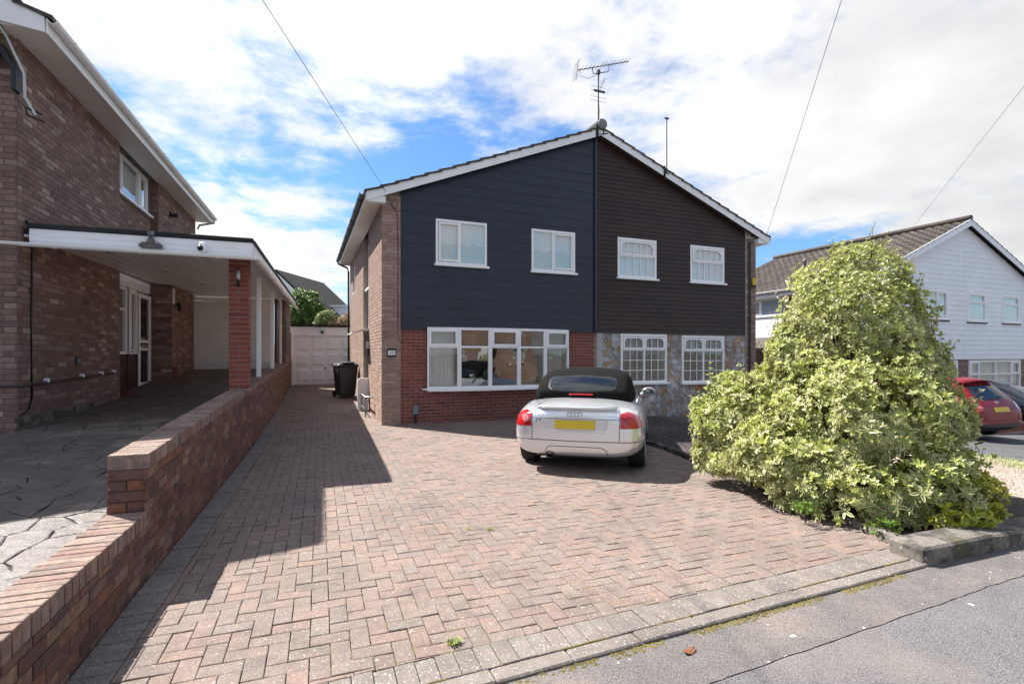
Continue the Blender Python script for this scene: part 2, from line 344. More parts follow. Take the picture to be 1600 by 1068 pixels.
def leafmat(name, core, edge, young, thr=.55, trans=.3):
    m = bpy.data.materials.new(name); MT[name] = m; m.use_nodes = True; nt = m.node_tree; n = nt.nodes; l = nt.links; n.clear()
    out = n.new('ShaderNodeOutputMaterial'); at = n.new('ShaderNodeAttribute'); at.attribute_name = 'leafdata'; sp = n.new('ShaderNodeSeparateColor'); l.new(at.outputs['Color'], sp.inputs[0])
    g = n.new('ShaderNodeNewGeometry'); nz = n.new('ShaderNodeTexNoise'); nz.inputs['Scale'].default_value = 70; l.new(g.outputs['Position'], nz.inputs[0])
    ad = n.new('ShaderNodeMath'); ad.operation = 'MULTIPLY_ADD'; l.new(nz.outputs[0], ad.inputs[0]); ad.inputs[1].default_value = .7; l.new(sp.outputs[0], ad.inputs[2])
    mr = n.new('ShaderNodeMapRange'); l.new(ad.outputs[0], mr.inputs[0]); mr.inputs[1].default_value = thr + .3; mr.inputs[2].default_value = thr + .42
    def mx(f, a, b):
        x = n.new('ShaderNodeMix'); x.data_type = 'RGBA'; l.new(f, x.inputs[0])
        for i, q in ((6, a), (7, b)):
            if isinstance(q, tuple): x.inputs[i].default_value = (*q, 1)
            else: l.new(q, x.inputs[i])
        return x.outputs[2]
    oi = n.new('ShaderNodeObjectInfo')
    c = mx(sp.outputs[1], mx(mr.outputs[0], core, edge), young)
    tv = n.new('ShaderNodeMath'); tv.operation = 'MULTIPLY_ADD'; l.new(sp.outputs[2], tv.inputs[0]); tv.inputs[1].default_value = .55; tv.inputs[2].default_value = .70
    vm = n.new('ShaderNodeVectorMath'); vm.operation = 'SCALE'; l.new(c, vm.inputs[0]); l.new(tv.outputs[0], vm.inputs[3]); c = vm.outputs[0]
    p = n.new('ShaderNodeBsdfPrincipled'); p.inputs['Roughness'].default_value = .38; l.new(c, p.inputs['Base Color'])
    t = n.new('ShaderNodeBsdfTranslucent'); l.new(c, t.inputs[0]); ms = n.new('ShaderNodeMixShader'); ms.inputs[0].default_value = trans
    l.new(p.outputs[0], ms.inputs[1]); l.new(t.outputs[0], ms.inputs[2]); l.new(ms.outputs[0], out.inputs[0]); return m
leafmat('leaf_variegated', (.10, .14, .035), (.62, .60, .31), (.47, .53, .11), thr=.45, trans=.36)
leafmat('leaf_yellow', (.20, .24, .02), (.40, .42, .045), (.50, .48, .05), thr=.2)
leafmat('leaf_pale', (.12, .17, .04), (.20, .26, .07), (.26, .30, .10), thr=.4)
leafmat('leaf_green', (.06, .12, .015), (.08, .15, .02), (.17, .28, .03), thr=.4)
leafmat('leaf_pink', (.20, .16, .06), (.30, .20, .10), (.38, .24, .15), thr=.4)
# ------------------------------------------------------------------ ground
def lerp(x, pts):
    if x <= pts[0][0]: return pts[0][1]
    for (a, b), (c, d) in zip(pts, pts[1:]):
        if x <= c: return b + (d - b) * (x - a) / (c - a)
    return pts[-1][1]
def gz(x, y):
    return lerp(x, [(5.2, 0), (8, -.08), (14.5, -.5), (21, -.85), (60, -1.5)]) + lerp(y, [(9.5, 0), (14.5, .16), (19.5, .46), (24, .55)])
def sheet(name, xs, ys, mat_, dz=0, fn=gz):
    vs = [(x, y, fn(x, y) + dz) for y in ys for x in xs]; n = len(xs)
    me = bpy.data.meshes.new(name); me.from_pydata(vs, [], [(j * n + i, j * n + i + 1, (j + 1) * n + i + 1, (j + 1) * n + i) for j in range(len(ys) - 1) for i in range(n - 1)])
    return tag(link(name, me, mat_), kind='structure')
def rng_(a, b, s):
    n = max(1, int(math.ceil((b - a) / s))); return [a + (b - a) * i / n for i in range(n + 1)]
XS = [-900, -200, -60, -20] + rng_(-12, 30, 1.5) + [45, 60, 200, 900]; YS = [-900, -200, -60, -30] + rng_(-12, 26, 1.5) + [60, 200, 900]
sheet('ground', XS, YS, 'ground', -.09)
# drive edge line (world): outer kerb edge Y = 2.30 + .05 x
def edge_y(x): return 2.30 + .05 * x
def seam_y(x): return 1.88 + .063 * x
# pavement between the drive and the seam, road beyond it
def strip(name, ya, yb, mat_, dz, xs, n=6):
    vs = []; fs = []
    for x in xs:
        for k in range(n + 1):
            y = ya(x) + (yb(x) - ya(x)) * k / n; vs.append((x, y, gz(x, y) + dz))
    for i in range(len(xs) - 1):
        for k in range(n): a = i * (n + 1) + k; fs.append((a, a + 1, a + n + 2, a + n + 1))
    me = bpy.data.meshes.new(name); me.from_pydata(vs, [], fs); return tag(link(name, me, mat_), kind='structure')
PX = rng_(-14, -.5, .5) + rng_(-.45, 7, .05) + rng_(7.2, 40, .5)
strip('pavement', lambda x: seam_y(x) + .0025 + .012 * noise.noise((x * 5, 0, 0)) + .004 * noise.noise((x * 23, 0, 0)), lambda x: 2.56 if x > 4.3 else edge_y(x) + .05, 'tarmac', -.020, PX)
strip('road', lambda x: -9, lambda x: seam_y(x) - .0025 + .012 * noise.noise((x * 5, 0, 0)) + .005 * noise.noise((x * 19, 5, 0)), 'tarmac_road', -.022, PX)
strip('road_joint_bed', lambda x: seam_y(x) - .06, lambda x: seam_y(x) + .06, 'joint_brown', -.026, PX, 1)
PAV = 0
sheet('far_road', rng_(-60, 90, 3), rng_(-9.2, -14, 1), 'tarmac_road', -.04)
# ------------------------------------------------------------------ the block paved drive
WX = lambda y: -1.177 + .01047 * y          # drive side face of the boundary wall
drive = tag(MB().build('driveway', 'jointing'), kind='structure') if False else None
mb = MB()
def dpoly(mbx, pts, dz):
    mbx.add([(x, y, gz(x, y) + dz) for x, y in pts], [list(range(len(pts)))])
ysd = [2.3, 4, 6, 8, 9.5, 11, 12.5, 14.5, 16, 18, 19.5, 20.3]
def right_x(y): return lerp(y, [(2.2, 4.42), (2.8, 4.45), (6.15, 5.12), (7.2, 5.3), (11.3, 5.45)]) if y < 11.25 else 1.75
vs = []; fs = []
for i, y in enumerate(ysd):
    for k in range(9):
        x = WX(y) - .05 + (right_x(y) + .15 - WX(y) + .05) * k / 8; yy = max(y, edge_y(x) + .02) if i == 0 else y
        vs.append((x, yy, gz(x, yy) - .016))
for i in range(len(ysd) - 1):
    for k in range(8): a = i * 9 + k; fs.append((a, a + 1, a + 10, a + 9))
me = bpy.data.meshes.new('driveway'); me.from_pydata(vs, [], fs); DRIVE = tag(link('driveway', me, 'jointing'), kind='structure')
P = Pieces(); PG = Pieces(); I4 = Matrix.Identity(4)
U = .1035
def put_paver(Px, poly, J=.0048):
    poly = inset(poly, J / 2)
    if len(poly) < 3 or area(poly) < .0012: return
    cx = sum(p[0] for p in poly) / len(poly); cy = sum(p[1] for p in poly) / len(poly); z = gz(cx, cy)
    s = (gz(cx, cy + .2) - gz(cx, cy - .2)) / .4
    M = T(cx, cy, z + random.gauss(0, .0016) - .006 * max(0, noise.noise((cx * .9, cy * .9, 3)))) @ Matrix.Rotation(math.atan(s) + random.gauss(0, .011), 4, 'X') @ Matrix.Rotation(random.gauss(0, .011), 4, 'Y')
    lp = [(p[0] - cx, p[1] - cy) for p in poly]
    if len(poly) == 4 and abs(area(poly) - (2 * U - J) * (U - J)) < 1e-5:
        w = max(p[0] for p in lp) - min(p[0] for p in lp); h = max(p[1] for p in lp) - min(p[1] for p in lp); Px.rect(M @ Matrix.Rotation(random.gauss(0, .007), 4, 'Z'), w, h, -.03, 0, .0036)
    else: Px.add(M, lp, -.03, 0, .0036)
BL = .205
for ix in range(-15, 70):
    for iy in range(18, 200):
        m = (ix - iy) % 4
        if m == 0: r = [(0, 0), (2, 0), (2, 1), (0, 1)]
        elif m == 3: r = [(0, 0), (1, 0), (1, 2), (0, 2)]
        else: continue
        x0, y0 = ix * U - .05, iy * U + .07
        p = [(x0 + a * U, y0 + b * U) for a, b in r]; cx = p[0][0] + .1; cy = p[0][1] + .1
        if cy > 20.2 or (cy > 11.5 and cx > 1.9): continue
        p = clip(p, -1, .01047, 1.177 - BL); p = clip(p, .05, -1, -(2.30 + .115 + BL))
        if len(p) < 3: continue
        if cy < 11.3:
            if cx > 3.9:
                for (ya, xa), (yb, xb) in (((2.8, 4.45), (6.15, 5.12)), ((6.15, 5.12), (7.2, 5.3)), ((7.2, 5.3), (11.3, 5.45))):
                    if ya - .3 <= cy <= yb + .3 or (ya == 2.8 and cy < 3):
                        s = (xb - xa) / (yb - ya); p = clip(p, 1, -s, xa - s * ya)
                        if len(p) < 3: break
        else: p = clip(p, 1, 0, 1.3)
        if len(p) >= 3: put_paver(P, p)
y = 2.45
while y < 19.9:                                # border course along the wall
    put_paver(PG, [(WX(y) + .006, y), (WX(y) + BL, y), (WX(y) + BL, y + U), (WX(y) + .006, y + U)]); y += U
x = -1.1
while x < 4.45:                                # soldier course along the street
    b = edge_y(x) + .115; b2 = edge_y(x + U) + .115
    put_paver(PG, [(x, b), (x + U, b2), (x + U, b2 + BL), (x, b + BL)]); x += U
P.emit('paver', 'paver', DRIVE, I4, 270, 'paver_field'); PG.emit('border_paver', 'paver_grey', DRIVE, I4, 60, 'border_paver_field')
x = -1.35
while x < 4.35:                                # flat concrete edging stones
    w = .43; a = math.atan(.05); mbx = MB(); M = T(x, edge_y(x), gz(x, 2.3) + random.uniform(-.003, .003)) @ Matrix.Rotation(a, 4, 'Z')
    MB().box(.003, w - .003, .0, .108, -.12, .0).build('edging_stone', 'paver_grey', DRIVE, .008, M); x += w
# moss and grass tufts in the edge joint
mb = MB()
for k in range(1300):
    x = random.choice([random.uniform(-.4, 4.3), random.uniform(1.3, 3.9)]); d = random.random() ** 2
    if noise.noise((x * 2.3, 1, 0)) < -.12: continue
    y = edge_y(x) - .004 - d * .05; r = random.uniform(.004, .011)
    vs = []; n = 6
    for i in range(n): a = 6.283 * i / n; rr = r * random.uniform(.7, 1.3); vs.append((x + rr * 1.7 * math.cos(a), y + rr * math.sin(a), gz(x, y) - .022))
    vs.append((x, y, gz(x, y) - .020 + r * random.uniform(.5, 1.0))); mb.add(vs, [(i, (i + 1) % n, n) for i in range(n)], None, True)
for k in range(160):
    x = random.uniform(.2, 4.2); y = edge_y(x) + .1115
    if noise.noise((x * 3.3, 7, 0)) < .05: continue
    l = random.uniform(.02, .05); mb.box(x - l, x + l, y - .004, y + .006, gz(x, y) - .01, gz(x, y) - .001 + random.uniform(0, .003))
tag(mb.build('moss', 'moss'), 'yellow green moss along the street edge of the paved drive', 'moss', kind='stuff')
mb = MB()
for k in range(5200):                          # moss and grit lying low in the paving joints
    i = random.randint(-10, 52); j = random.randint(24, 90); x = i * U - .05; y = j * U + .07
    if noise.noise((x * 1.1, y * 1.1, 9)) < -.05: continue
    l = random.uniform(.015, .05)
    if random.random() < .5: x += random.uniform(0, U); a = (x - l, x + l, y - .005, y + .005)
    else: y += random.uniform(0, U); a = (x - .005, x + .005, y - l, y + l)
    if a[0] < -.9 or a[3] < edge_y(a[0]) + .33: continue
    mb.box(*a, gz(x, y) - .014, gz(x, y) - .0055 + random.uniform(-.001, .001))
tag(mb.build('joint_moss', 'moss'), 'dark moss and grit in the joints of the paved drive', 'moss', kind='stuff')
def tuft(x, y, n, h, label):
    mb = MB(); z = gz(x, y)
    for k in range(n):
        a = random.uniform(0, 6.28); t = random.uniform(.2, 1); hh = h * random.uniform(.5, 1.1); dx, dy = math.cos(a), math.sin(a); w = .0028
        b = Vector((x + dx * .012 * random.random() * 3, y + dy * .012, z - .004)); m_ = b + Vector((dx * hh * t * .4, dy * hh * t * .4, hh * .6)); e = b + Vector((dx * hh * t, dy * hh * t, hh * (1 - .5 * t)))
        s = Vector((-dy, dx, 0)) * w; mb.add([b - s, b + s, m_ + s, m_ - s, e], [(0, 1, 2, 3), (3, 2, 4)])
    tag(mb.build('grass_tuft', 'leafgrass'), label, 'weed', 'weeds growing in the paving joints')
mat('leafgrass', (.25, .33, .06), .6, var=.2)
tuft(.68, 2.72, 60, .045, 'light green weed in the paver joint by the front edging')
tuft(1.42, 4.37, 30, .035, 'right one of two small weeds in the middle of the drive')
tuft(1.25, 4.43, 16, .03, 'left one of two small weeds in the middle of the drive')
lf = MB()
for i in range(7):
    t = i / 6 * 2 - 1; w = .022 * math.sqrt(max(0, 1 - t * t)) * random.uniform(.8, 1.1) + .001; lf.v += [(t * .045, -w, .003 + .012 * t * t), (t * .045, 0, .006 + .004 * t * t), (t * .045, w, .004 + .014 * t * t)]
lf.f = [q for i in range(6) for q in ((3 * i, 3 * i + 3, 3 * i + 4, 3 * i + 1), (3 * i + 1, 3 * i + 4, 3 * i + 5, 3 * i + 2))]; lf.sm = [False] * 12
mat('dead_leaf', (.16, .055, .02), .7, var=.3, scale=60)
tag(lf.build('dead_leaf', 'dead_leaf', None, 0, T(1.85, 2.24, -.019) @ Matrix.Rotation(.3, 4, 'Z')), 'brown dead leaf lying on the pavement', 'leaf')
# ------------------------------------------------------------------ boundary wall and stamped concrete of the left property
LROT = -.6
bw = empty('boundary_wall', (-1.177, 0, 0), LROT, 'low red brick boundary wall with brick on edge coping stepping up along the drive', 'wall'); LW = frame(bw)
SL = .032; Y1 = 4.27; Z1 = .87; Z0 = .47; YE = 19.9
def ztop(y): return Z1 + SL * (y - Y1)
core = MB()
core.prism([(1.2, -.25), (Y1, -.25), (YE, -.25), (YE, ztop(YE) - .1), (Y1 + .01, ztop(Y1) - .1), (Y1 + .01, Z0 - .1), (1.2, Z0 - .1)], -.232, -.008, RIGHTF)
wall = core.build('wall', 'mortar_dark', bw)
P = Pieces()
bricks(P, RIGHTF @ T(0, 0, -.006), 1.2, Y1, -.28, Z0 - .104, z00=-.28)
RS = RIGHTF @ T(Y1, 0, -.006) @ Matrix.Rotation(math.atan(SL), 4, 'Z')
bricks(P, RS, 0, (YE - Y1), -1.2, Z1 - .104, z00=Z1 - .104 - 18 * .075, shift=.06)
P.items = [it for it in P.items if (it[0].translation.z > -.02 or it[0].translation.y < 7) and it[0].translation.z > gz(0, it[0].translation.y) - .08]
bricks(P, FRONT @ T(0, 0, -Y1 - .002), -.236, 0.0, Z0, Z1 - .104, shift=.11)
bricks(P, LEFTF @ T(0, 0, .234), -9.2, -Y1, Z0 - .1, Z1 + .02, ztop=lambda x: ztop(-x) - .105)
P.emit('brick', 'brick_wall', wall, LW, 300, 'brick_courses')
P = Pieces(); y = 1.2
while y < Y1 + .02:                             # lower coping, bricks on edge
    w = .064; P.rect(T(-.118 + random.uniform(-.003, .003), y + .036, Z0 + random.uniform(-.003, .003)) @ Matrix.Rotation(random.gauss(0, .012), 4, 'Z') @ Matrix.Rotation(random.gauss(0, .006), 4, 'Y'), .238, w, -.102, 0, .004); y += .0745
y = Y1
while y < YE - .05:
    P.rect(T(-.118 + random.uniform(-.003, .003), y + .036, ztop(y + .036) + random.uniform(-.003, .003)) @ Matrix.Rotation(math.atan(SL), 4, 'X') @ Matrix.Rotation(random.gauss(0, .01), 4, 'Z'), .238, .064, -.102, 0, .004); y += .0745
P.emit('coping_brick', 'brick_coping', wall, LW, 260, 'coping_courses')
LZ = [(-3, .16), (2.5, .40), (8.3, .60), (11.6, .74), (15.8, 1.17), (25, 1.2)]
def lz(y): return lerp(y, LZ)
ys = [-1.5, 0, 1.2, 2.5, 4, 6, 8.3, 10, 11.6, 13, 15.8, 18]; vs = []; fs = []
for y in ys: vs += [(-9, y, lz(y) - .012), (-.225, y, lz(y) - .012)]
for i in range(len(ys) - 1): fs.append((2 * i, 2 * i + 1, 2 * i + 3, 2 * i + 2))
me = bpy.data.meshes.new('neighbour_drive'); me.from_pydata(vs, [], fs); ND = link('neighbour_drive', me, 'stamped_joint'); tag(ND, kind='structure'); ND.location = (-1.177, 0, 0); ND.rotation_euler = (0, 0, R(LROT))
P = Pieces()
for c in voronoi(jitter_sites(-6.5, -.24, 1.2, 15.8, .235, .5), -6.5, -.24, 1.2, 15.8):
    q = inset(c, random.uniform(.002, .005))
    if len(q) < 3: continue
    qq = []
    for i in range(len(q)):                    # wavy edges
        a, b = q[i], q[(i + 1) % len(q)]; qq.append(a); m_ = ((a[0] + b[0]) / 2, (a[1] + b[1]) / 2); d = math.hypot(a[0] - b[0], a[1] - b[1])
        if d > .12: qq.append((m_[0] + random.uniform(-.012, .014), m_[1] + random.uniform(-.012, .012)))
    cx = sum(p[0] for p in q) / len(q); cy = sum(p[1] for p in q) / len(q); s = (lz(cy + .3) - lz(cy - .3)) / .6
    P.add(T(cx, cy, lz(cy)) @ Matrix.Rotation(math.atan(s), 4, 'X') @ Matrix.Rotation(random.gauss(0, .006), 4, 'Y'), [(p[0] - cx, p[1] - cy) for p in qq], -.02, random.uniform(-.002, .002), .006)
P.emit('stamped_stone', 'stamped', ND, LW, 300, 'stamped_stone_field')
# ------------------------------------------------------------------ house building helpers
def panel(mb, M, x0, x1, z0, z1, holes, th):
    xs = sorted({x0, x1} | {h[i] for h in holes for i in (0, 1) if x0 < h[i] < x1}); zs = sorted({z0, z1} | {h[i] for h in holes for i in (2, 3) if z0 < h[i] < z1})
    for a, b in zip(xs, xs[1:]):
        for c, d in zip(zs, zs[1:]):
            if any(h[0] < (a + b) / 2 < h[1] and h[2] < (c + d) / 2 < h[3] for h in holes): continue
            mb.box(a, b, c, d, -th, 0, M)
def boards(parent, M, x0, x1, z0, z1, pitch, holes, mat_, cuts=(), d0=.024, d1=.010, joints=None, name='cladding_board'):
    z = z0
    while z < z1 - .02:
        t = min(z + pitch, z1); brk = [x0, x1]
        if joints: brk = sorted([x0, x1] + [q for q in [x0 + random.uniform(.25, .75) * (x1 - x0)] if random.random() < joints])
        for xa, xb in zip(brk, brk[1:]):
            zs = sorted({z, t} | {h[i] for h in holes for i in (2, 3) if z < h[i] < t}); grp = []
            for c, d in zip(zs, zs[1:]):
                segs = [(xa, xb)]
                for h in holes:
                    if h[2] <= (c + d) / 2 <= h[3]:
                        segs = [s for p, q in segs for s in ([(p, q)] if h[1] <= p or h[0] >= q else [(p, h[0])] * (p < h[0]) + [(h[1], q)] * (q > h[1]))]
                for p, q in segs:
                    pl = [(p, c), (q, c), (q, d), (p, d)]
                    for k in cuts: pl = clip(pl, *k) if len(pl) > 2 else pl
                    if len(pl) < 3 or abs(area(pl)) < .0008: continue
                    same = [g for g in grp if any(p < g1 and q > g0 for g0, g1, _ in g)]; new = [(p, q, pl)]
                    for g in same: new += g; grp.remove(g)
                    grp.append(new)
            for g in grp:
                mb = MB(); f = lambda zz: d0 + (d1 - d0) * (zz - z) / pitch
                for _, _, pl in g:
                    n = len(pl); mb.add([(a, b, -.03) for a, b in pl] + [(a, b, f(b)) for a, b in pl], [list(range(n))[::-1], list(range(n, 2 * n))] + [(i, (i + 1) % n, n + (i + 1) % n, n + i) for i in range(n)], M)
                mb.build(name, mat_, parent)
        z = t
def window(parent, M, w, h, cols, bar=.05, fd=.07, sill=.06, gm='glass', fm='upvc', z=0, lattice=None, arch=False, name='window', sash=.042):
    mb = MB(); panes = []
    mb.box(0, w, 0, bar, -fd, 0, M); mb.box(0, w, h - bar, h, -fd, 0, M); mb.box(0, bar, bar, h - bar, -fd, 0, M); mb.box(w - bar, w, bar, h - bar, -fd, 0, M)
    x = bar; tot = w - 2 * bar; bars = MB()
    for ci, (cf, rows) in enumerate(cols):
        cw = tot * cf; y = bar; x2 = x + cw
        if ci: mb.box(x - bar * .42, x + bar * .42, bar, h - bar, -fd, -.003, M)
        for ri, (rf, op) in enumerate(rows):
            rh = (h - 2 * bar) * rf; y2 = y + rh
            if ri: mb.box(x + bar * .4, x2 - bar * .4, y - bar * .42, y + bar * .42, -fd, -.006, M)
            a, b, c, d = x + .012, x2 - .012, y + .012, y2 - .012
            if op:
                s = sash
                mb.box(a, b, c, c + s, -.05, .014, M); mb.box(a, b, d - s, d, -.05, .014, M); mb.box(a, a + s, c + s, d - s, -.05, .014, M); mb.box(b - s, b, c + s, d - s, -.05, .014, M)
                a += s - .006; b -= s - .006; c += s - .006; d -= s - .006
            if arch and ri == len(rows) - 1:   # arched head: fill the two upper corners
                n = 7; r = min(.16, (d - c) * .75)
                for sx, e in ((1, a - .005), (-1, b + .005)):
                    arc = [(e + sx * (b - a) * .30 * (1 - math.sin(k / n * math.pi / 2)), d + .005 - r * (1 - math.cos(k / n * math.pi / 2))) for k in range(n + 1)]
                    mb.prism([(e, d + .006)] + arc[::-1] if sx < 0 else [(e, d + .006)] + arc[::-1], -.048, -.002, M)
            panes.append((a - .008, b + .008, c - .008, d + .008))
            if lattice:
                nx, nz = lattice[ri if ri < len(lattice) else -1]
                for k in range(1, nx): q = a + (b - a) * k / nx; bars.box(q - .008, q + .008, c, d, -.026, -.012, M)
                for k in range(1, nz): q = c + (d - c) * k / nz; bars.box(a, b, q - .008, q + .008, -.025, -.011, M)
            y = y2
        x = x2
    if sill: mb.box(-.04, w + .04, -.045, .004, -.05, sill, M)
    o = mb.build(name, fm, parent, .003)
    for a, b, c, d in panes: MB().box(a, b, c, d, -.036, -.030, M).build('pane', gm, o)
    if bars.v: bars.build('glazing_bars', fm, o)
    return o
def curtain(parent, M, x0, x1, z0, z1, depth, mat_, folds=7, amp=.02, name='curtain'):
    mb = MB(); n = folds * 6; vs = []
    for k in range(n + 1):
        x = x0 + (x1 - x0) * k / n; d = depth + amp * math.sin(k / 6 * 6.283) + amp * .4 * math.sin(k * .7)
        vs += [(x, z0, d), (x, z1, depth + (d - depth) * .6), (x, z0, d - .004), (x, z1, depth + (d - depth) * .6 - .004)]
    for k in range(n): a = 4 * k; mb.f += [(a, a + 4, a + 5, a + 1), (a + 2, a + 3, a + 7, a + 6)]; mb.sm += [True, True]
    mb.v = [tuple(M @ Vector(v)) for v in vs]; return mb.build(name, mat_, parent)
def room(parent, x0, x1, y0, y1, z0, z1):
    mb = MB(); mb.box(x0, x1, y1, y1 + .05, z0, z1); mb.box(x0, x1, y0, y1, z0 - .05, z0); mb.box(x0, x1, y0, y1, z1, z1 + .05); mb.box(x0 - .05, x0, y0, y1, z0, z1); mb.box(x1, x1 + .05, y0, y1, z0, z1)
    return mb.build('interior', 'room', parent)
def roof_half(house, xe, xr, zr0, s, y0, y1, world, tmat='roof_tile', rolls=False, barge_w=.2, bmat='barge', limit=200):
    # from eave xe to ridge xr; underside height zr0 at the ridge, slope s
    sg = 1 if xr > xe else -1; L = abs(xr - xe); an = math.atan(s); zu = lambda x: zr0 - s * abs(xr - x)
    slab = MB(); slab.prism([(xe, zu(xe)), (xr, zu(xr)), (xr, zu(xr) + .07), (xe, zu(xe) + .07)], -(y1), -(y0), FRONT)
    roof = slab.build('roof', 'black_felt', house)
    MB().prism([(xe, zu(xe) - barge_w * .55), (xr, zu(xr) - barge_w * .55), (xr, zu(xr) + barge_w * .45), (xe, zu(xe) + barge_w * .45)], -(y0 - .002), -(y0 - .028), FRONT).build('barge_board', bmat, roof, .003)
    P = Pieces(); g = .335; n = int(L / math.cos(an) / g)
    g = L / math.cos(an) / n
    for k in range(n):
        d = (k + .5) * g; cx = xe + sg * d * math.cos(an); cz = zu(xe) + d * math.sin(an) + .085
        B = T(cx, 0, cz) @ Matrix.Rotation(-sg * an, 4, 'Y')
        w = .30; m = int((y1 - y0 + .05) / w)
        for j in range(m):
            Mx = B @ T(0, y0 - .05 + (j + .5) * w, 0) @ Matrix.Rotation(sg * .075, 4, 'Y')
            if rolls:
                h_ = w / 2 - .002; gl = (g + .07) / 2; pr = [(-h_, 0), (-h_ * .55, .0), (-h_ * .3, .028), (0, .034), (h_ * .3, .028), (h_ * .55, 0), (h_, 0)]
                P.items.append((Mx, ((-gl, -h_), (gl, -h_), (gl, h_), (-gl, h_)), -.02, .03, ('roll', gl, tuple(pr)), ('roll', round(gl, 3))))
            else: P.rect(Mx @ Matrix.Rotation(random.gauss(0, .004), 4, 'Z'), g + .07, w - .006, -.022, .026, .006)
    P.emit('roof_tile', tmat, roof, world, limit, 'roof_tile_field')
    return roof
_g = Pieces.geo
def _geo2(poly, z0, z1, ch):
    if isinstance(ch, tuple):
        _, gl, pr = ch; n = len(pr); vs = [(-gl, y, z - .018) for y, z in pr] + [(-gl, y, z) for y, z in pr] + [(gl, y, z) for y, z in pr] + [(gl, y, z - .018) for y, z in pr]
        return vs, [(r * n + i, r * n + i + 1, (r + 1) * n + i + 1, (r + 1) * n + i) for r in range(3) for i in range(n - 1)]
    return _g(poly, z0, z1, ch)
Pieces.geo = staticmethod(_geo2)
def text(name, body, size, M, mat_, parent, depth=.004, sx=1.0, shear=0):
    c = bpy.data.curves.new(name, 'FONT'); c.body = body; c.size = size; c.extrude = depth; c.align_x = 'CENTER'; c.align_y = 'CENTER'; c.shear = shear
    o = bpy.data.objects.new('tmp', c); COL.objects.link(o); dg = bpy.context.evaluated_depsgraph_get(); me = bpy.data.meshes.new_from_object(o.evaluated_get(dg)); bpy.data.objects.remove(o); bpy.data.curves.remove(c)
    me.transform(M @ Matrix.Diagonal((sx, 1, 1, 1))); me.materials.clear(); return link(name, me, mat_, parent)
def gutter(name, pts, r, mat_, parent, brackets=.9, rim=None):
    pts = [Vector(p) for p in pts]; mb = MB()
    for a, b in zip(pts, pts[1:]):
        d = (b - a).normalized(); s = d.cross(Vector((0, 0, 1))).normalized(); vs = []
        for p in (a, b):
            for rr in (r, r - .006):
                vs += [p + s * rr * math.cos(math.pi * k / 8) - Vector((0, 0, 1)) * rr * math.sin(math.pi * k / 8) for k in range(9)]
        fs = [(k, k + 1, 18 + k + 1, 18 + k) for k in range(8)] + [(9 + k + 1, 9 + k, 27 + k, 27 + k + 1) for k in range(8)] + [(0, 18, 27, 9), (8, 17, 35, 26)] + [(k, 9 + k, 10 + k, k + 1) for k in range(8)] + [(18 + k, 19 + k, 28 + k, 27 + k) for k in range(8)]
        mb.add(vs, fs, None, False)
    g = mb.build(name, mat_, parent)
    for a, b in zip(pts, pts[1:]):
        L = (b - a).length; n = int(L / brackets); d = (b - a).normalized(); s = d.cross(Vector((0, 0, 1))).normalized()
        for k in range(n):
            c = a + d * (k + .5) * L / n; vs = []
            for e in (-.018, .018): vs += [c + d * e + s * (r + .008) * math.cos(math.pi * q / 8) - Vector((0, 0, 1)) * (r + .008) * math.sin(math.pi * q / 8) for q in range(9)]
            vs += [v * 1 - (v - c) * .14 for v in vs]
            MB().add(vs, [(q, q + 1, 10 + q, 9 + q) for q in range(8)] + [(18 + q + 1, 18 + q, 27 + q, 28 + q) for q in range(8)] + [(q, 18 + q, 19 + q, q + 1) for q in range(8)] + [(9 + q, 10 + q, 28 + q, 27 + q) for q in range(8)]).build('gutter_bracket', mat_, g)
    return g
# ------------------------------------------------------------------ the semi-detached pair
HO = (1.24, 11.24, 0); HR = 1.5; MID = 5.32; SLO = .397
zb = lambda x: 4.9 + SLO * min(x, 2 * MID - x)           # barge bottom line
hn = empty('semi_detached_house', HO, HR, 'left half of a semi-detached house with navy boards and red brick below', 'house'); HW = frame(hn)
w1 = (1.17, 2.37, 3.575, 4.58); w2 = (3.50, 4.68, 3.56, 4.57); bay = (.97, 4.49, .80, 2.15)
core = MB()
panel(core, FRONT @ T(0, 0, -.05), 0.4, MID, -.3, 4.95, [w1, w2, bay], .2)
core.prism([(.12, 4.95), (MID, 4.95), (MID, zb(MID) + .1), (.12, zb(.12) + .1)], -.25, -.05, FRONT)
core.box(0, .40, 0.002, .25, -.3, 4.98); REC = (2.44, 3.68)
panel(core, LEFTF, -REC[0], -.25, -.3, 4.85, [], .2); panel(core, LEFTF, -8.2, -REC[1], -.3, 4.85, [(-6.9, -6.2, 3.6, 4.5)], .2)
panel(core, LEFTF @ T(0, 0, -.12), -REC[1], -REC[0], -.3, 4.85, [(-3.55, -2.5, 3.35, 4.6), (-3.5, -2.55, .2, 2.2)], .1)
core.box(0, MID, 8.0, 8.2, -.3, 4.9); core.box(MID - .1, MID, .26, 8, -.3, zb(MID) - .1); core.box(.2, MID - .1, .26, 8, 2.25, 2.4)
wallN = core.build('wall', 'mortar', hn)
P = Pieces(); FR = FRONT
bricks(P, FR @ T(0, 0, -.05), .40, 5.26, -.08, 2.12, [bay], L=.225, C=.0745, J=.011)
P.emit('red_brick', 'brick_red', wallN, HW, 300, 'red_brick_courses')
P = Pieces()
bricks(P, FR, 0, .40, -.05, 4.93, C=.0755, L=.225)
bricks(P, LEFTF, -REC[0], 0.0, -.05, 4.83, C=.0755, shift=.05); bricks(P, LEFTF, -8.2, -REC[1], -.05, 4.83, [(-6.9, -6.2, 3.6, 4.5)], C=.0755)
P.emit('tan_brick', 'brick_tan', wallN, HW, 300, 'tan_brick_courses')
CUT = [(-SLO, 1, 4.9 + .06)]
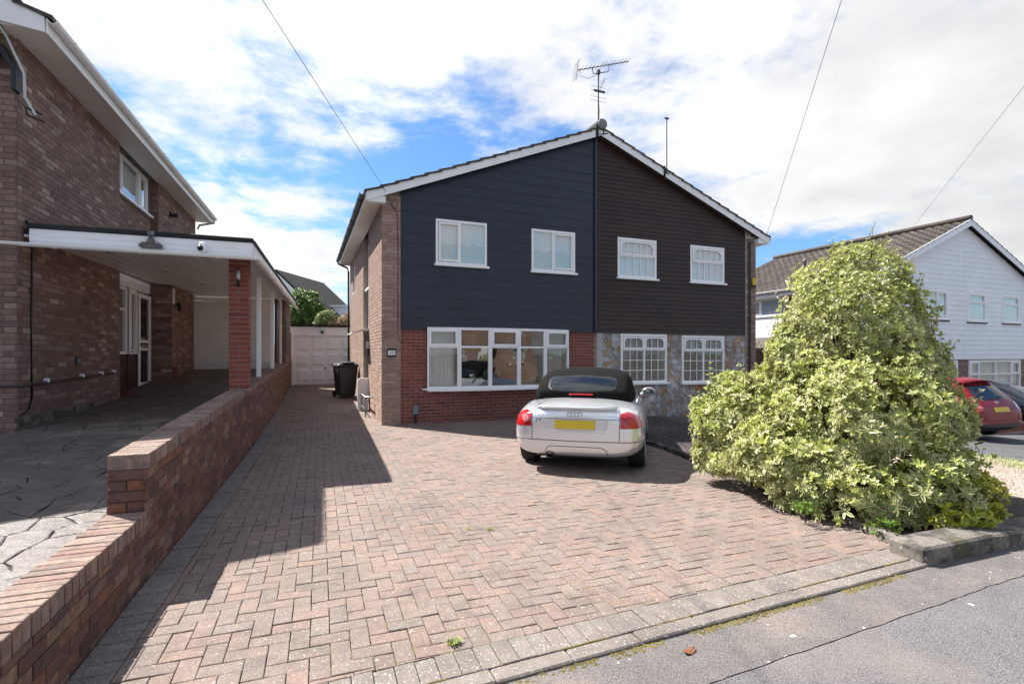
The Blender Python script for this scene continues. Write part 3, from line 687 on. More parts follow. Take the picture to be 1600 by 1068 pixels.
boards(wallN, FR @ T(0, 0, -.03), .41, 5.25, 2.13, 7.05, .232, [w1, w2, (.95, 4.51, .7, 2.16)], 'navy', CUT, .022, .013, joints=.4)
MB().box(5.22, 5.30, -.034, .02, 2.1, zb(5.26) + .02).build('corner_trim', 'navy', wallN, .003)
MB().box(.40, .425, -.02, .02, 2.13, zb(.4) + .02).build('corner_trim', 'navy', wallN, .003)
MB().box(.40, 5.3, -.014, .05, 2.105, 2.13).build('drip_trim', 'black_plastic', wallN)
room(hn, .25, MID - .15, .27, 3.6, .25, 2.2); room(hn, .25, MID - .15, .27, 3.6, 2.5, 4.75)
for (a, b, c, d), cols in ((w1, [(.46, [(1, True)]), (.54, [(1, False)])]), (w2, [(.48, [(1, False)]), (.52, [(1, True)])])):
    wo = window(hn, FR @ T(a, c, -.0), b - a, d - c, cols, bar=.055, sill=.07)
    MB().box(a + .03, b - .03, .055, .058, c + .02, d - .02).build('blind', 'blind', wo)
    fl = MB(); n = 6; ww = (b - a - .1) / n; hh = (d - c) * .46; fl.box(a + .05, b - .05, .046, .049, c + .05, c + hh)
    for k in range(n):
        if k % 2 == 0: fl.box(a + .05 + ww * (k + .15), a + .05 + ww * (k + .85), .046, .049, c + hh, c + hh + .045)
    fl.build('privacy_film', 'film', wo)
# bow window
n = 5; chord = bay[1] - bay[0]; sag = .20; rad = (chord ** 2 / 4 + sag ** 2) / (2 * sag); half = math.asin(chord / 2 / rad); pts = []
for i in range(n + 1):
    a = -half + 2 * half * i / n; pts.append((bay[0] + chord / 2 + rad * math.sin(a), -.03 - (rad * math.cos(a) - rad + sag)))
bowo = MB().prism([(p[0], p[1] - .035) for p in pts] + [(bay[1], .2), (bay[0], .2)], .745, .80).prism([(p[0], p[1] - .004) for p in pts] + [(bay[1], .15), (bay[0], .15)], 2.15, 2.165)
bowo.box(.86, .985, -.08, .06, .785, .812)
BOW = bowo.build('bow_window', 'upvc', hn, .004); HB = 1.35
for i in range(n):
    p, q = Vector(pts[i]), Vector(pts[i + 1]); d = (q - p); L = d.length; d.normalize(); nrm = Vector((d.y, -d.x))
    M = Matrix(((d.x, 0, nrm.x, p.x), (d.y, 0, nrm.y, p.y), (0, 1, 0, .80), (0, 0, 0, 1)))
    mb = MB(); b_ = .045; z = HB; tr = z * .69; op = i % 2 == 0
    mb.box(0, L, 0, b_ * 1.2, -.07, 0, M); mb.box(0, L, z - b_, z, -.07, 0, M); mb.box(.001, b_, b_, z - b_, -.07, 0, M); mb.box(L - b_, L - .001, b_, z - b_, -.07, 0, M); mb.box(b_, L - b_, tr - b_ * .5, tr + b_ * .5, -.07, 0, M)
    a, b, c, e = b_ - .006, L - b_ + .006, tr + b_ * .4, z - b_ + .01
    if op:
        s = .05; mb.box(a, b, c, c + s, -.05, .016, M); mb.box(a, b, e - s, e, -.05, .016, M); mb.box(a, a + s, c + s, e - s, -.05, .016, M); mb.box(b - s, b, c + s, e - s, -.05, .016, M)
    lt = mb.build('window_light', 'upvc', BOW, .003)
    MB().box(b_ - .01, L - b_ + .01, b_, tr - b_ * .4, -.036, -.030, M).build('pane', 'glass', BOW); MB().box(a + .02, b - .02, c + .02, e - .02, -.036, -.030, M).build('pane', 'glass', BOW)
curtain(BOW, FR, 1.05, 1.62, .85, 2.08, -.16, 'curtain', 6, .03); curtain(BOW, FR, 3.95, 4.42, .85, 2.08, -.18, 'curtain_dim', 6, .03)
roofN = roof_half(hn, -.34, MID, zb(MID) + .11, SLO, -.15, 8.4, HW)
mb = MB(); mb.box(-.33, 0.06, -.149, 0.0, 4.76, 4.90); mb.build('eave_box', 'barge', roofN, .004)
MB().box(-.335, -.0, .0, 8.35, 4.775, 4.79).build('soffit', 'upvc_soffit', roofN); MB().box(-.36, -.336, -.14, 8.4, 4.77, 4.93).build('fascia', 'upvc_soffit', roofN)
gutter('gutter', [(-.42, -.16, 4.93), (-.42, 8.35, 4.93)], .056, 'black_plastic', roofN)
MB().tube([(-.42, 8.2, 4.88), (-.40, 8.2, 4.8), (-.10, 8.15, 4.66), (-.06, 8.15, 4.5), (-.06, 8.15, .4)], .034, 8).build('downpipe', 'black_plastic', hn)
mb = MB(); mb.lathe([(0, 0), (.125, 0), (.135, .02), (.135, 9)], 20, T(MID, -.22, zb(MID) + .26) @ Matrix.Rotation(R(-90), 4, 'X'))
mb.v = [(x, min(y, 8.4), z) for x, y, z in mb.v]; RID = mb.build('ridge_tile', 'roof_tile', roofN)
MB().lathe([(0, 0), (.125, 0), (.13, .012), (.12, .03), (.0, .032)], 24, T(MID, -.225, zb(MID) + .26) @ Matrix.Rotation(R(90), 4, 'X')).build('ridge_end_cap', 'grey_plastic', roofN)
# side recess: boards, window, door, small rear window
boards(wallN, LEFTF @ T(0, 0, -.11), -REC[1], -REC[0], 2.25, 3.33, .15, [], 'grey_board' if 'grey_board' in MT else 'navy')
window(hn, LEFTF @ T(-3.55, 3.35, -.12), 1.05, 1.25, [(.5, [(.65, False), (.35, True)]), (.5, [(.65, False), (.35, True)])], sill=.09); window(hn, LEFTF @ T(-6.9, 3.6, -.03), .7, .9, [(1, [(.6, False), (.4, True)])], sill=.05)
mb = MB(); mb.box(-3.5, -2.55, .2, 2.2, -.17, -.13, LEFTF); dr = mb.build('door', 'upvc', hn, .004)
MB().box(-3.3, -2.75, .5, 1.1, -.13, -.118, LEFTF).build('door_panel', 'upvc', dr, .008); MB().box(-3.3, -2.75, 1.25, 2.0, -.13, -.124, LEFTF).build('door_glass', 'glass_dark', dr); MB().tube([(-.09, 2.66, 1.2), (-.06, 2.66, 1.2), (-.06, 2.78, 1.2)], .01, 6).build('door_handle', 'steel', dr)
mb = MB(); n = 10
pr = [(-.42 + .48 * k / n, 2.13 + .10 * math.sin(math.pi / 2 * k / n)) for k in range(n + 1)]
mb.prism(pr + [(q[0], q[1] - .03) for q in pr[::-1]], -3.75, -2.35, FRONT); tag(mb.build('door_canopy', 'white_metal', hn))
lamp = empty('wall_lamp', (1.19, 13.55, 1.55), HR, 'small outside wall lamp beside the side door of the navy house', 'lamp')
MB().box(-.09, .0, -.05, .05, .16, .34).build('lamp_shade', 'lens', lamp, .01); MB().box(-.05, .0, -.045, .045, .0, .16).build('lamp_body', 'black_plastic', lamp, .01)
# number plate, service box, cable
npl = empty('number_plate', (0, 0, 0), 0, 'dark house number plate with white 20 on the brick corner', 'sign'); npl.parent = None; npl.location = HO; npl.rotation_euler = (0, 0, R(HR))
MB().box(.11, .29, -.026, -.007, 1.51, 1.69).build('plate', 'dark_metal', npl, .006); MB().box(.125, .275, -.029, -.025, 1.55, 1.65).build('panel', 'plate_white', npl); text('digits', '20', .095, FRONT @ T(.2, 1.6, .029), 'black', npl, .001)
sb = empty('service_box', HO, HR, 'small grey utility box low on the red brick wall', 'utility box')
MB().box(.66, .79, .0, .045, .25, .44).build('cover', 'grey_plastic', sb, .008); MB().tube([(.725, .02, .25), (.725, .02, -.06)], .018, 6).build('conduit', 'black_plastic', sb)
cb = MB(); cb.tube([(.10, -.16, 5.02), (.16, -.03, 4.86), (.22, -.014, 4.72), (.30, -.014, 4.70), (.33, -.014, 4.82), (.26, -.014, 4.9), (.20, -.014, 4.78), (.32, -.014, 4.6), (.34, -.012, 3.6), (.335, -.012, 2.4), (.34, -.012, 1.95), (.37, -.012, 1.86), (.40, -.012, 1.85)], .006, 6)
cb.v = [tuple(HW @ Vector(v)) for v in cb.v]; tag(cb.build('telephone_cable', 'black_plastic'), 'thin looped black cable down the brick corner of the navy house', 'cable')
# ---- right half
hb = empty('semi_detached_house', HO, HR, 'right half of a semi-detached house with dark brown boards and crazy stone below', 'house')
w3 = (5.92, 7.13, 3.545, 4.575); w4 = (8.26, 9.46, 3.55, 4.56); g1 = (6.02, 7.47, .82, 2.09); g2 = (7.98, 9.46, .79, 2.07); XR = 2 * MID
core = MB(); panel(core, FR @ T(0, 0, -.05), MID + .005, 10.25, -.4, 4.95, [w3, w4, g1, g2], .2)
core.prism([(MID + .005, 4.95), (XR - .12, 4.95), (XR - .12, zb(XR - .12) + .1), (MID + .005, zb(MID) + .1)], -.25, -.05, FR)
core.box(10.25, XR, -.0, .25, -.4, 4.98); core.box(XR - .2, XR, .25, 8.2, -.4, 4.9); core.box(MID, XR - .2, 8, 8.2, -.4, 4.9); core.box(MID + .1, XR - .2, .26, 8, 2.25, 2.4); core.box(5.30, 5.47, .0, .05, -.4, 2.1)
wallB = core.build('wall', 'mortar_pale', hb)
CUT = [(SLO, 1, 4.9 + .06 + SLO * XR)]
boards(wallB, FR @ T(0, 0, -.03), MID, 10.24, 2.11, 7.05, .112, [w3, w4, (6.0, 7.5, .5, 2.12), (7.96, 9.5, .5, 2.1)], 'brown_board', CUT, .026, .012, joints=.5)
P = Pieces(); bricks(P, FR, 10.26, XR, -.3, 4.9, C=.0755); P.emit('brown_brick', 'brick_brown', wallB, HW, 120, 'brown_brick_courses')
MB().box(10.34, 10.42, -.05, -.02, -.2, 4.8).build('downpipe', 'dark_wood', hb, .01)
P = Pieces(); holes = [(a - .0, b + .0, c - .05, d + .02) for a, b, c, d in (g1, g2)]
for c in voronoi(jitter_sites(5.47, 10.25, -.35, 2.1, .165, .5), 5.47, 10.25, -.35, 2.1):
    cx = sum(p[0] for p in c) / len(c); cy = sum(p[1] for p in c) / len(c); parts = [c]
    for (a, b, z0, z1) in holes:
        nx = []
        for p in parts:
            xs = [q[0] for q in p]; zs = [q[1] for q in p]
            if max(xs) <= a or min(xs) >= b or max(zs) <= z0 or min(zs) >= z1: nx.append(p); continue
            cand = [clip(p, 1, 0, a), clip(p, -1, 0, -b), clip(p, 0, 1, z0), clip(p, 0, -1, -z1)]; cand = [q for q in cand if len(q) > 2]
            if cand: nx.append(max(cand, key=area))
        parts = nx
    for p in parts:
        q = inset(p, .006)
        if len(q) < 3 or area(q) < .002: continue
        cx = sum(t[0] for t in q) / len(q); cy = sum(t[1] for t in q) / len(q)
        P.add(FR @ T(cx, cy, -.05) @ Matrix.Rotation(random.gauss(0, .05), 4, 'X') @ Matrix.Rotation(random.gauss(0, .05), 4, 'Y'), [(t[0] - cx, t[1] - cy) for t in q], -.02, random.uniform(.012, .028), .008)
P.emit('facing_stone', 'stone', wallB, HW, 300)
room(hb, MID + .15, XR - .25, .27, 3.6, .25, 2.2); room(hb, MID + .15, XR - .25, .27, 3.6, 2.5, 4.75)
for (a, b, c, d), up in ((w3, 1), (w4, 1), (g1, 0), (g2, 0)):
    if up: wo = window(hb, FR @ T(a, c, -.0), b - a, d - c, [(1, [(.56, False), (.44, True)])], bar=.06, sill=.07, lattice=[(5, 1), (5, 1)], arch=True)
    else: wo = window(hb, FR @ T(a, c, -.0), b - a, d - c, [(.5, [(.7, False), (.3, True)]), (.5, [(.7, False), (.3, True)])], bar=.055, sill=.09, lattice=[(3, 3), (3, 1)], arch=True)
    if up: curtain(wo, FR, a + .05, b - .05, c + .03, d - .03, -.058, 'blind', 8, .008)
    else:
        mb = MB(); z = c + .08
        while z < d - .08: mb.box(a + .05, b - .05, -.012, .012, -.0012, .0012, T(0, .075, z) @ Matrix.Rotation(.5, 4, 'X')); z += .045
        mb.build('venetian_blind', 'curtain_dim', wo)
roofB = roof_half(hb, XR + .34, MID, zb(MID) + .11, SLO, -.15, 8.4, HW)
MB().box(XR - .06, XR + .33, -.149, 0, 4.76, 4.90).build('eave_box', 'barge', roofB, .004); MB().box(XR, XR + .335, 0, 8.35, 4.775, 4.79).build('soffit', 'upvc_soffit', roofB)
MB().box(XR + .336, XR + .36, -.14, 8.4, 4.77, 4.93).build('fascia', 'upvc_soffit', roofB); gutter('gutter', [(XR + .42, 8.35, 4.93), (XR + .42, -.16, 4.93)], .056, 'black_plastic', roofB)
ab = empty('alarm_box', HO, HR, 'small yellow alarm box high on the brown brick corner', 'alarm'); MB().box(10.46, 10.6, -.07, -.012, 3.56, 3.76).build('cover', 'plate_yellow', ab, .015); MB().box(10.46, 10.6, -.06, -.012, 3.51, 3.56).build('base', 'black_plastic', ab, .006)
# ---- aerials
an = empty('television_aerial', HO, HR, 'tall television aerial with long toothed boom on the roof apex', 'aerial'); ax, ay = 5.22, -.2
MB().tube([(ax, ay, 6.95), (ax, ay, 8.57)], .017, 8).build('mast', 'aerial', an)
mb = MB(); mb.box(ax - .06, ax - .02, ay, ay + .06, 6.95, 7.25); mb.tube([(ax - .04, ay + .03, 7.2), (ax + .0, ay, 7.2)], .012); mb.tube([(ax + .16, -.17, 7.02), (ax + .16, -.21, 7.2)], .014); mb.tube([(ax - .04, -.18, 7.0), (ax + .28, -.18, 7.08)], .012); mb.build('wall_bracket', 'dark_metal', an)
b0 = Vector((4.62, ay, 8.47)); b1 = Vector((6.1, ay, 9.0)); dv = (b1 - b0)
boom = MB().tube([b0, b1], .011, 6).build('boom', 'aerial', an)
for k in range(13):
    p = b0 + dv * (.08 + .92 * k / 12); MB().tube([p + Vector((-.01, -.13, .03)), p + Vector((.0, 0, .0)), p + Vector((.01, .13, .0))], .005, 5).tube([p, p + Vector((-.012, 0, .035))], .006, 5).build('element', 'aerial', boom)
mb = MB()
for s in (-1, 1):
    for k in range(4): q = b0 + Vector((-.02 + .0 * k, 0, 0)) + Vector((.025 * s * k * .4, 0, s * (.03 + .06 * k))); mb.tube([q + Vector((0, -.16, 0)), q + Vector((0, .16, 0))], .005, 5)
    mb.tube([b0, b0 + Vector((.03 * s, 0, s * .26))], .007, 5)
mb.build('reflector', 'aerial', an)
mb = MB(); e0 = b0 + dv * .29; e1 = b0 + dv * .61; mb.tube([e0, e0 + Vector((.02, 0, -.15)), Vector((ax, ay, 8.53)), e1 + Vector((-.02, 0, -.18)), e1], .011, 6); mb.box(ax - .04, ax + .04, ay - .03, ay + .03, 8.5, 8.6); mb.build('cradle', 'aerial', an)
mb = MB(); mb.tube([b0 + dv * .05, b0 + Vector((.12, 0, -.12)), b0 + Vector((.32, 0, -.14)), Vector((ax, ay, 8.5))], .005, 5); mb.tube([(ax + .012, ay - .02, 8.5), (ax - .014, ay - .02, 8.0), (ax + .016, ay - .02, 7.6), (ax, ay - .02, 7.2)], .005, 5); mb.build('cable', 'black_plastic', an)
mb = MB(); q0 = Vector((ax + .01, ay, 8.07)); q1 = Vector((ax + .18, ay, 8.42)); mb.tube([q0, q1], .008, 6); mb.box(ax - .13, ax + .18, ay - .02, ay + .02, 8.06, 8.10)
for k, (z, l) in enumerate(((8.18, .2), (8.08, .22), (7.93, .22), (7.83, .22))): mb.tube([(ax - l, ay, z), (ax + l, ay, z)], .004, 5)
for k in range(4): q = q0 + (q1 - q0) * (.4 + .2 * k); mb.tube([q + Vector((-.07, 0, 0)), q + Vector((.07, 0, 0))], .003, 5)
mb.build('second_aerial', 'aerial', an)
ap = empty('aerial_pole', HO, HR, 'short bare aerial pole on the right roof verge of the brown house', 'pole')
MB().tube([(7.3, -.2, 6.35), (7.3, -.2, 7.76)], .014, 8).build('mast', 'aerial', ap); MB().box(7.24, 7.36, -.22, -.18, 7.74, 7.78).build('mast_head', 'dark_metal', ap, .005); MB().box(7.22, 7.26, -.21, -.16, 6.2, 6.5).tube([(7.22, -.2, 6.33), (7.4, -.2, 6.33)], .012).tube([(7.24, -.2, 6.25), (7.33, -.2, 6.45)], .01).build('bracket', 'dark_metal', ap)
# ------------------------------------------------------------------ garage
ga = empty('garage', (-1.177, 0, 0), LROT, 'flat roofed garage with white panelled door at the end of the drive', 'garage'); gy = 20.0; zg = .46
core = MB(); panel(core, FRONT @ T(0, 0, -gy), -.3, 3.4, zg - .4, 2.62, [(.09, 2.25, zg - .4, 2.3)], .2); core.box(-.3, -.1, gy + .2, gy + 5, zg - .4, 2.62); core.box(3.2, 3.4, gy + .2, gy + 5, zg - .4, 2.62); core.build('wall', 'mortar', ga)
MB().box(-.05, 3.4, gy - .03, gy - .005, 2.32, 2.56).build('fascia', 'garage_white', ga, .004); MB().box(-.1, 3.45, gy - .08, gy + 5.2, 2.565, 2.64).build('roof', 'black_felt', ga)
fr = MB(); fr.box(.02, .10, gy - .04, gy + .05, zg - .02, 2.32); fr.box(2.24, 2.32, gy - .04, gy + .05, zg - .02, 2.32); fr.box(.10, 2.24, gy - .04, gy + .05, 2.24, 2.32); fr.build('door_frame', 'garage_white', ga, .004)
gd = MB().box(.105, 2.235, gy + .02, gy + .05, zg + .015, 2.235).build('door', 'garage_white', ga)
for i in range(4):
    for j in range(3):
        x0 = .20 + i * .515; z0 = zg + .13 + j * .565; a, b, c, d = x0, x0 + .40, z0, z0 + .45
        MB().prism([(a, c), (b, c), (b, d), (a, d)], -(gy + .022), -(gy - .005), FRONT, top=[(a + .05, c + .05), (b - .05, c + .05), (b - .05, d - .05), (a + .05, d - .05)]).build('door_panel', 'garage_white', gd)
MB().lathe([(0, .05), (.025, .045), (.028, .02), (.012, .0)], 10, T(1.15, gy + .02, zg + .60) @ Matrix.Rotation(R(90), 4, 'X')).build('handle', 'black_plastic', gd)
fl = empty('flood_light', (-1.177, 0, 0), LROT, 'small flood light fixed above the white garage door', 'light'); MB().box(.98, 1.12, gy - .12, gy - .03, 2.40, 2.52).build('lamp_head', 'steel', fl, .01); MB().box(1.0, 1.1, gy - .16, gy - .08, 2.33, 2.40).build('sensor', 'dark_metal', fl, .01)
# ------------------------------------------------------------------ left house with carport
lh = empty('brown_brick_house', (-1.177, 0, 0), LROT, 'brown brick house at the left edge with white soffit and recessed window', 'house'); XW = -2.5; YC = 8.27; YB = 17.7; RC = (11.7, 14.1)
core = MB(); core.box(-9, XW, YC, YC + .25, .1, 5.62); core.box(XW - .25, XW, YC + .25, RC[0], .1, 5.62); core.box(XW - .25, XW, RC[1], YB, .1, 5.62); core.box(-9, XW - .25, YB - .25, YB, .1, 5.62)
panel(core, RIGHTF @ T(0, 0, XW - .15), RC[0], RC[1], .1, 5.62, [(11.75, 14.0, 4.72, 5.6), (11.85, 13.95, 1.6, 2.95), (13.0, 13.9, .8, 2.95)], .1)
wallL = core.build('wall', 'mortar_dark', lh)
P = Pieces()
bricks(P, RIGHTF @ T(0, 0, XW), YC, RC[0], .1, 5.6, C=.0755, L=.232); bricks(P, RIGHTF @ T(0, 0, XW), RC[1], YB, 2.9, 5.6, C=.0755, L=.232)
bricks(P, RIGHTF @ T(0, 0, XW - .15), RC[0], RC[1], 3.2, 5.6, [(11.75, 14.0, 4.72, 5.62)], C=.0755, L=.232); bricks(P, FRONT @ T(0, 0, -YC), -6.0, XW, .1, 5.6, C=.0755, L=.232)
bricks(P, FRONT @ T(0, 0, -RC[1]), XW - .15, XW, 2.9, 5.6, C=.0755)
P.emit('brick', 'brick_brown', wallL, LW, 300, 'brick_courses')
window(lh, RIGHTF @ T(11.76, 4.74, XW - .17), 2.22, .85, [(.27, [(1, True)]), (.48, [(1, False)]), (.25, [(1, True)])], bar=.055, sill=.1)
MB().box(-2.80, -2.79, 11.8, 13.95, 4.75, 5.58).build('curtain', 'blind', lh); room(lh, -5.5, -2.78, 11.5, 14.3, .9, 2.9)  # upstairs curtain sheet coloured white to imitate bright sky reflected in the pane
# ground floor: rear projection, door, windows
XP = -2.2; YP0 = 13.95; YP1 = 16.1
core = MB(); core.box(XW - .3, XP, YP0, YP1, .6, 3.17); wp = core.build('rear_wall', 'mortar_dark', lh); P = Pieces(); bricks(P, RIGHTF @ T(0, 0, XP), YP0, YP1, .7, 3.16, C=.0755, L=.232); bricks(P, FRONT @ T(0, 0, -YP0), XW - .14, XP, .7, 3.16, C=.0755, L=.232); P.emit('brick', 'brick_brown', wp, LW, 200, 'brick_courses')
XD = XW - .15
MB().box(XD - .02, XD + .03, RC[0], YP0, 2.93, 3.16).build('header_panel', 'upvc_soffit', lh)
mb = MB(); mb.box(XD - .05, XD + .02, RC[0], 13.02, .78, 1.55); lp = mb.build('timber_panel', 'dark_wood', lh)
for k in range(5): MB().box(XD + .02, XD + .035, RC[0] + .03 + k * .26, RC[0] + .27 + k * .26, .8, 1.53).build('plank', 'dark_wood', lp, .004)
for y in (11.70, 12.44, 13.0, 13.88): MB().box(XD - .04, XD + .05, y, y + .06, .8, 2.93).build('timber_post', 'dark_wood', lh)
window(lh, RIGHTF @ T(11.78, 1.57, XD + .05), .66, 1.34, [(1, [(.68, False), (.32, False)])], bar=.055, sill=0); window(lh, RIGHTF @ T(12.52, 1.57, XD + .06), .48, 1.34, [(1, [(1, True)])], bar=.04, sill=0)
dr = window(lh, RIGHTF @ T(13.07, .86, XD + .07), .80, 2.02, [(1, [(.40, False), (.09, False), (.51, False)])], bar=.09, sill=0, name='door', gm='glass_dark')
MB().box(XD + .05, XD + .075, 13.28, 13.66, 1.70, 1.78).build('letter_box', 'steel', dr, .006); MB().tube([(XD + .07, 13.13, 1.92), (XD + .12, 13.13, 1.92), (XD + .12, 13.26, 1.92)], .011, 6).build('door_handle', 'steel', dr)
curtain(lh, RIGHTF, 11.8, 13.0, 1.6, 2.9, XD - .12, 'curtain_dim', 9, .02)
MB().box(XD, XW + .12, RC[0] + .02, 14.6, .55, .82).build('door_step', 'step_red', lh, .01); MB().box(XP, XP + .03, 14.0, 14.35, .9, 1.28).build('meter_cover', 'step_red', lh, .005)
MB().box(XW - .05, XW + .012, YC - .0, RC[0], .1, .76).build('plinth', 'concrete', lh, .006)
# roof
zr = 5.62; OV = .42; s2 = .40
slab = MB(); slab.prism([(XW + OV, zr + .02), (XW + OV, zr + .10), (-9, zr + .10 + s2 * (9 + XW + OV)), (-9, zr + .02 + s2 * (9 + XW + OV))], -(YB + .2), -(YC - .33), FRONT); roofL = slab.build('roof', 'black_felt', lh)
P = Pieces(); a_ = math.atan(s2)
for k in range(18):
    d = (k + .5) * .335 - .05; Bm = T(XW + OV - d * math.cos(a_), 0, zr + .115 + d * math.sin(a_)) @ Matrix.Rotation(a_, 4, 'Y')
    for j in range(33): P.rect(Bm @ T(0, YC - .38 + (j + .5) * .3, 0) @ Matrix.Rotation(-.075, 4, 'Y'), .40, .294, -.022, .026, .006)
P.emit('roof_tile', 'roof_tile', roofL, LW, 60, 'roof_tile_field')
MB().box(XW - .02, XW + OV, YC - .32, YB + .18, zr - .06, zr - .04).build('soffit', 'upvc_soffit', roofL); MB().box(XW + OV - .0, XW + OV + .022, YC - .33, YB + .2, zr - .09, zr + .10).build('fascia', 'upvc', roofL, .003)
MB().prism([(XW + OV, zr - .09), (XW + OV, zr + .1), (-9, zr + .1 + s2 * 6.92), (-9, zr - .14 + s2 * 6.92), (XW - .1, zr - .09 + .06)], -(YC - .332), -(YC - .355), FRONT).build('barge_board', 'barge', roofL, .003)
MB().box(-9, XW, YC - .33, YC, zr - .03, zr - .01).build('verge_soffit', 'upvc_soffit', roofL)
gutter('gutter', [(XW + OV + .075, YB + .2, zr + .08), (XW + OV + .075, YC - .36, zr + .08)], .056, 'upvc', roofL, .95)
MB().tube([(XW + OV + .07, YB + .05, zr + .03), (XW + OV + .07, YB + .05, zr - .08), (XW + .1, YB + .04, zr - .18), (XW + .05, YB + .04, zr - .3)], .034, 8).build('downpipe', 'upvc_soffit', roofL)
# carport
cp = empty('carport', (-1.177, 0, 0), LROT, 'white lean-to carport with brick pier and white posts beside the brown house', 'carport'); CY0 = 8.36; CY1 = 19.6; CX1 = .14; CS = .017
cz = lambda y: CS * (y - CY0)
def ybox(mbx, x0, x1, y0, y1, z0, z1, slope=True):
    e0, e1 = (cz(y0), cz(y1)) if slope else (0, 0)
    return mbx.add([(x0, y0, z0 + e0), (x1, y0, z0 + e0), (x1, y1, z0 + e1), (x0, y1, z0 + e1), (x0, y0, z1 + e0), (x1, y0, z1 + e0), (x1, y1, z1 + e1), (x0, y1, z1 + e1)], [(3, 2, 1, 0), (4, 5, 6, 7), (0, 1, 5, 4), (1, 2, 6, 5), (2, 3, 7, 6), (3, 0, 4, 7)])
rf = ybox(MB(), XW + .02, CX1, CY0 + .03, CY1, 3.12, 3.19).build('roof', 'black_felt', cp)
fas = MB().box(-2.42, CX1 + .02, CY0, CY0 + .028, 2.99, 3.20).build('fascia', 'upvc', cp, .003)
for z in (3.06, 3.13): MB().box(-2.42, CX1 + .02, CY0 - .004, CY0, z - .032, z + .03).build('fascia_board', 'upvc', fas, .002)
MB().prism([(-2.44, 3.19), (CX1 + .04, 3.19), (CX1 + .04, 3.262), (-2.44, 3.262)], -(CY0 + .2), -(CY0 - .018), FRONT).build('felt_edge', 'black_felt', rf, .012)
ybox(MB(), CX1 + .0, CX1 + .028, CY0 + .03, CY1, 2.99, 3.25).build('side_fascia', 'upvc', cp, .003); ybox(MB(), CX1 - .1, CX1 + .04, CY0 + .2, CY1, 3.19, 3.26).build('felt_edge', 'black_felt', rf)
gutter('gutter', [(-6, CY0 - .07, 3.02), (-2.6, CY0 - .07, 2.99), (CX1 + .07, CY0 - .07, 2.975)], .048, 'upvc', cp, .8)
gutter('gutter', [(CX1 + .085, CY0 - .1, 2.985), (CX1 + .085, CY1, 2.985 + cz(CY1))], .05, 'upvc', cp, .8)
x = XW + .01; k = 0
while x < CX1 - .02:
    ybox(MB(), x + .003, min(x + .1, CX1) - .003, CY0 + .03, CY1 - .1, 3.085 + .003 * (k % 2), 3.115).build('soffit_plank', 'upvc_soffit', cp); x += .1; k += 1
# pier
P = Pieces(); zp = 1.0; pc = MB().box(-.225, .035, 8.945, 9.205, zp, 3.09).build('pier', 'mortar', cp)
for i in range(28):
    z = zp + .03 + i * .0745
    for f_, (M, w) in enumerate(((FRONT @ T(-.095, z + .037, -8.945), .272), (RIGHTF @ T(9.075, z + .037, .035), .272), (LEFTF @ T(-9.075, z + .037, .225), .272))):
        if (i + f_) % 2: P.rect(M, w, .064, -.02, .007)
        else: P.rect(M @ T(-w / 4, 0, 0), w / 2 - .01, .064, -.02, .007); P.rect(M @ T(w / 4, 0, 0), w / 2 - .01, .064, -.02, .007)
P.emit('pier_brick', 'brick_red', pc, LW, 200)
for y in (11.7, 14.5, 17.0): MB().box(-.16, -.08, y - .04, y + .04, ztop(y) - .01, 3.1 + cz(y)).build('post', 'upvc', cp, .004)
dk = MB(); zz = .0; DY = 16.05
bk = ybox(MB(), XP, -.26, DY, DY + .05, 1.1, 3.0, False).build('rear_door', 'upvc_soffit', cp)
for k in range(24): MB().prism([(0, 1.12 + k * .083), (0, 1.12 + k * .083 + .08), (.012, 1.12 + k * .083 + .07), (.012, 1.12 + k * .083 + .01)], XP + .01, -.27, Matrix(((0, 0, 1, 0), (-1, 0, 0, DY), (0, 1, 0, 0), (0, 0, 0, 1)))).build('door_slat', 'upvc_soffit', bk)
ybox(MB(), XP, -.2, DY - .06, DY + .1, 3.03, 3.09).build('door_header', 'upvc_soffit', cp)
ew = MB().box(-.236, -.01, 17.4, 19.7, 1.2, 3.2).build('end_wall', 'mortar_dark', cp); P = Pieces(); bricks(P, RIGHTF @ T(0, 0, -.01), 17.4, 19.7, 1.25, 3.18, [(17.5, 18.6, 1.6, 2.6)]); bricks(P, FRONT @ T(0, 0, -17.4), -.236, -.01, 1.25, 3.18); P.emit('brick', 'brick_brown', ew, LW, 120, 'brick_courses')
MB().box(-.02, .012, 17.5, 18.6, 1.6, 2.6).build('end_window', 'dark_wood', cp); MB().box(-.2, -.14, 16.1, 17.4, 1.3, 3.15).build('timber_screen', 'dark_wood', cp)
for i, (x, y) in enumerate(((-1.9, 9.4), (-.62, 9.3), (-1.7, 11.5), (-.5, 10.9), (-1.5, 13.6))):
    MB().lathe([(0, -.004), (.045, -.004), (.05, 0), (.05, .02)], 14, T(x, y, 3.082 + cz(y))).build('spot_light', 'grey_plastic', cp)
pl = empty('wall_light', (-1.177, 0, 0), LROT, 'small dark lantern on the front of the carport brick pier', 'lamp'); MB().tube([(-.09, 8.90, 2.62), (-.09, 8.87, 2.66), (-.09, 8.87, 2.9)], .022, 8).build('bracket', 'dark_metal', pl); MB().lathe([(.01, 0), (.035, .03), (.03, .13), (.012, .17)], 12, T(-.09, 8.865, 2.70)).build('lamp_glass', 'steel', pl)
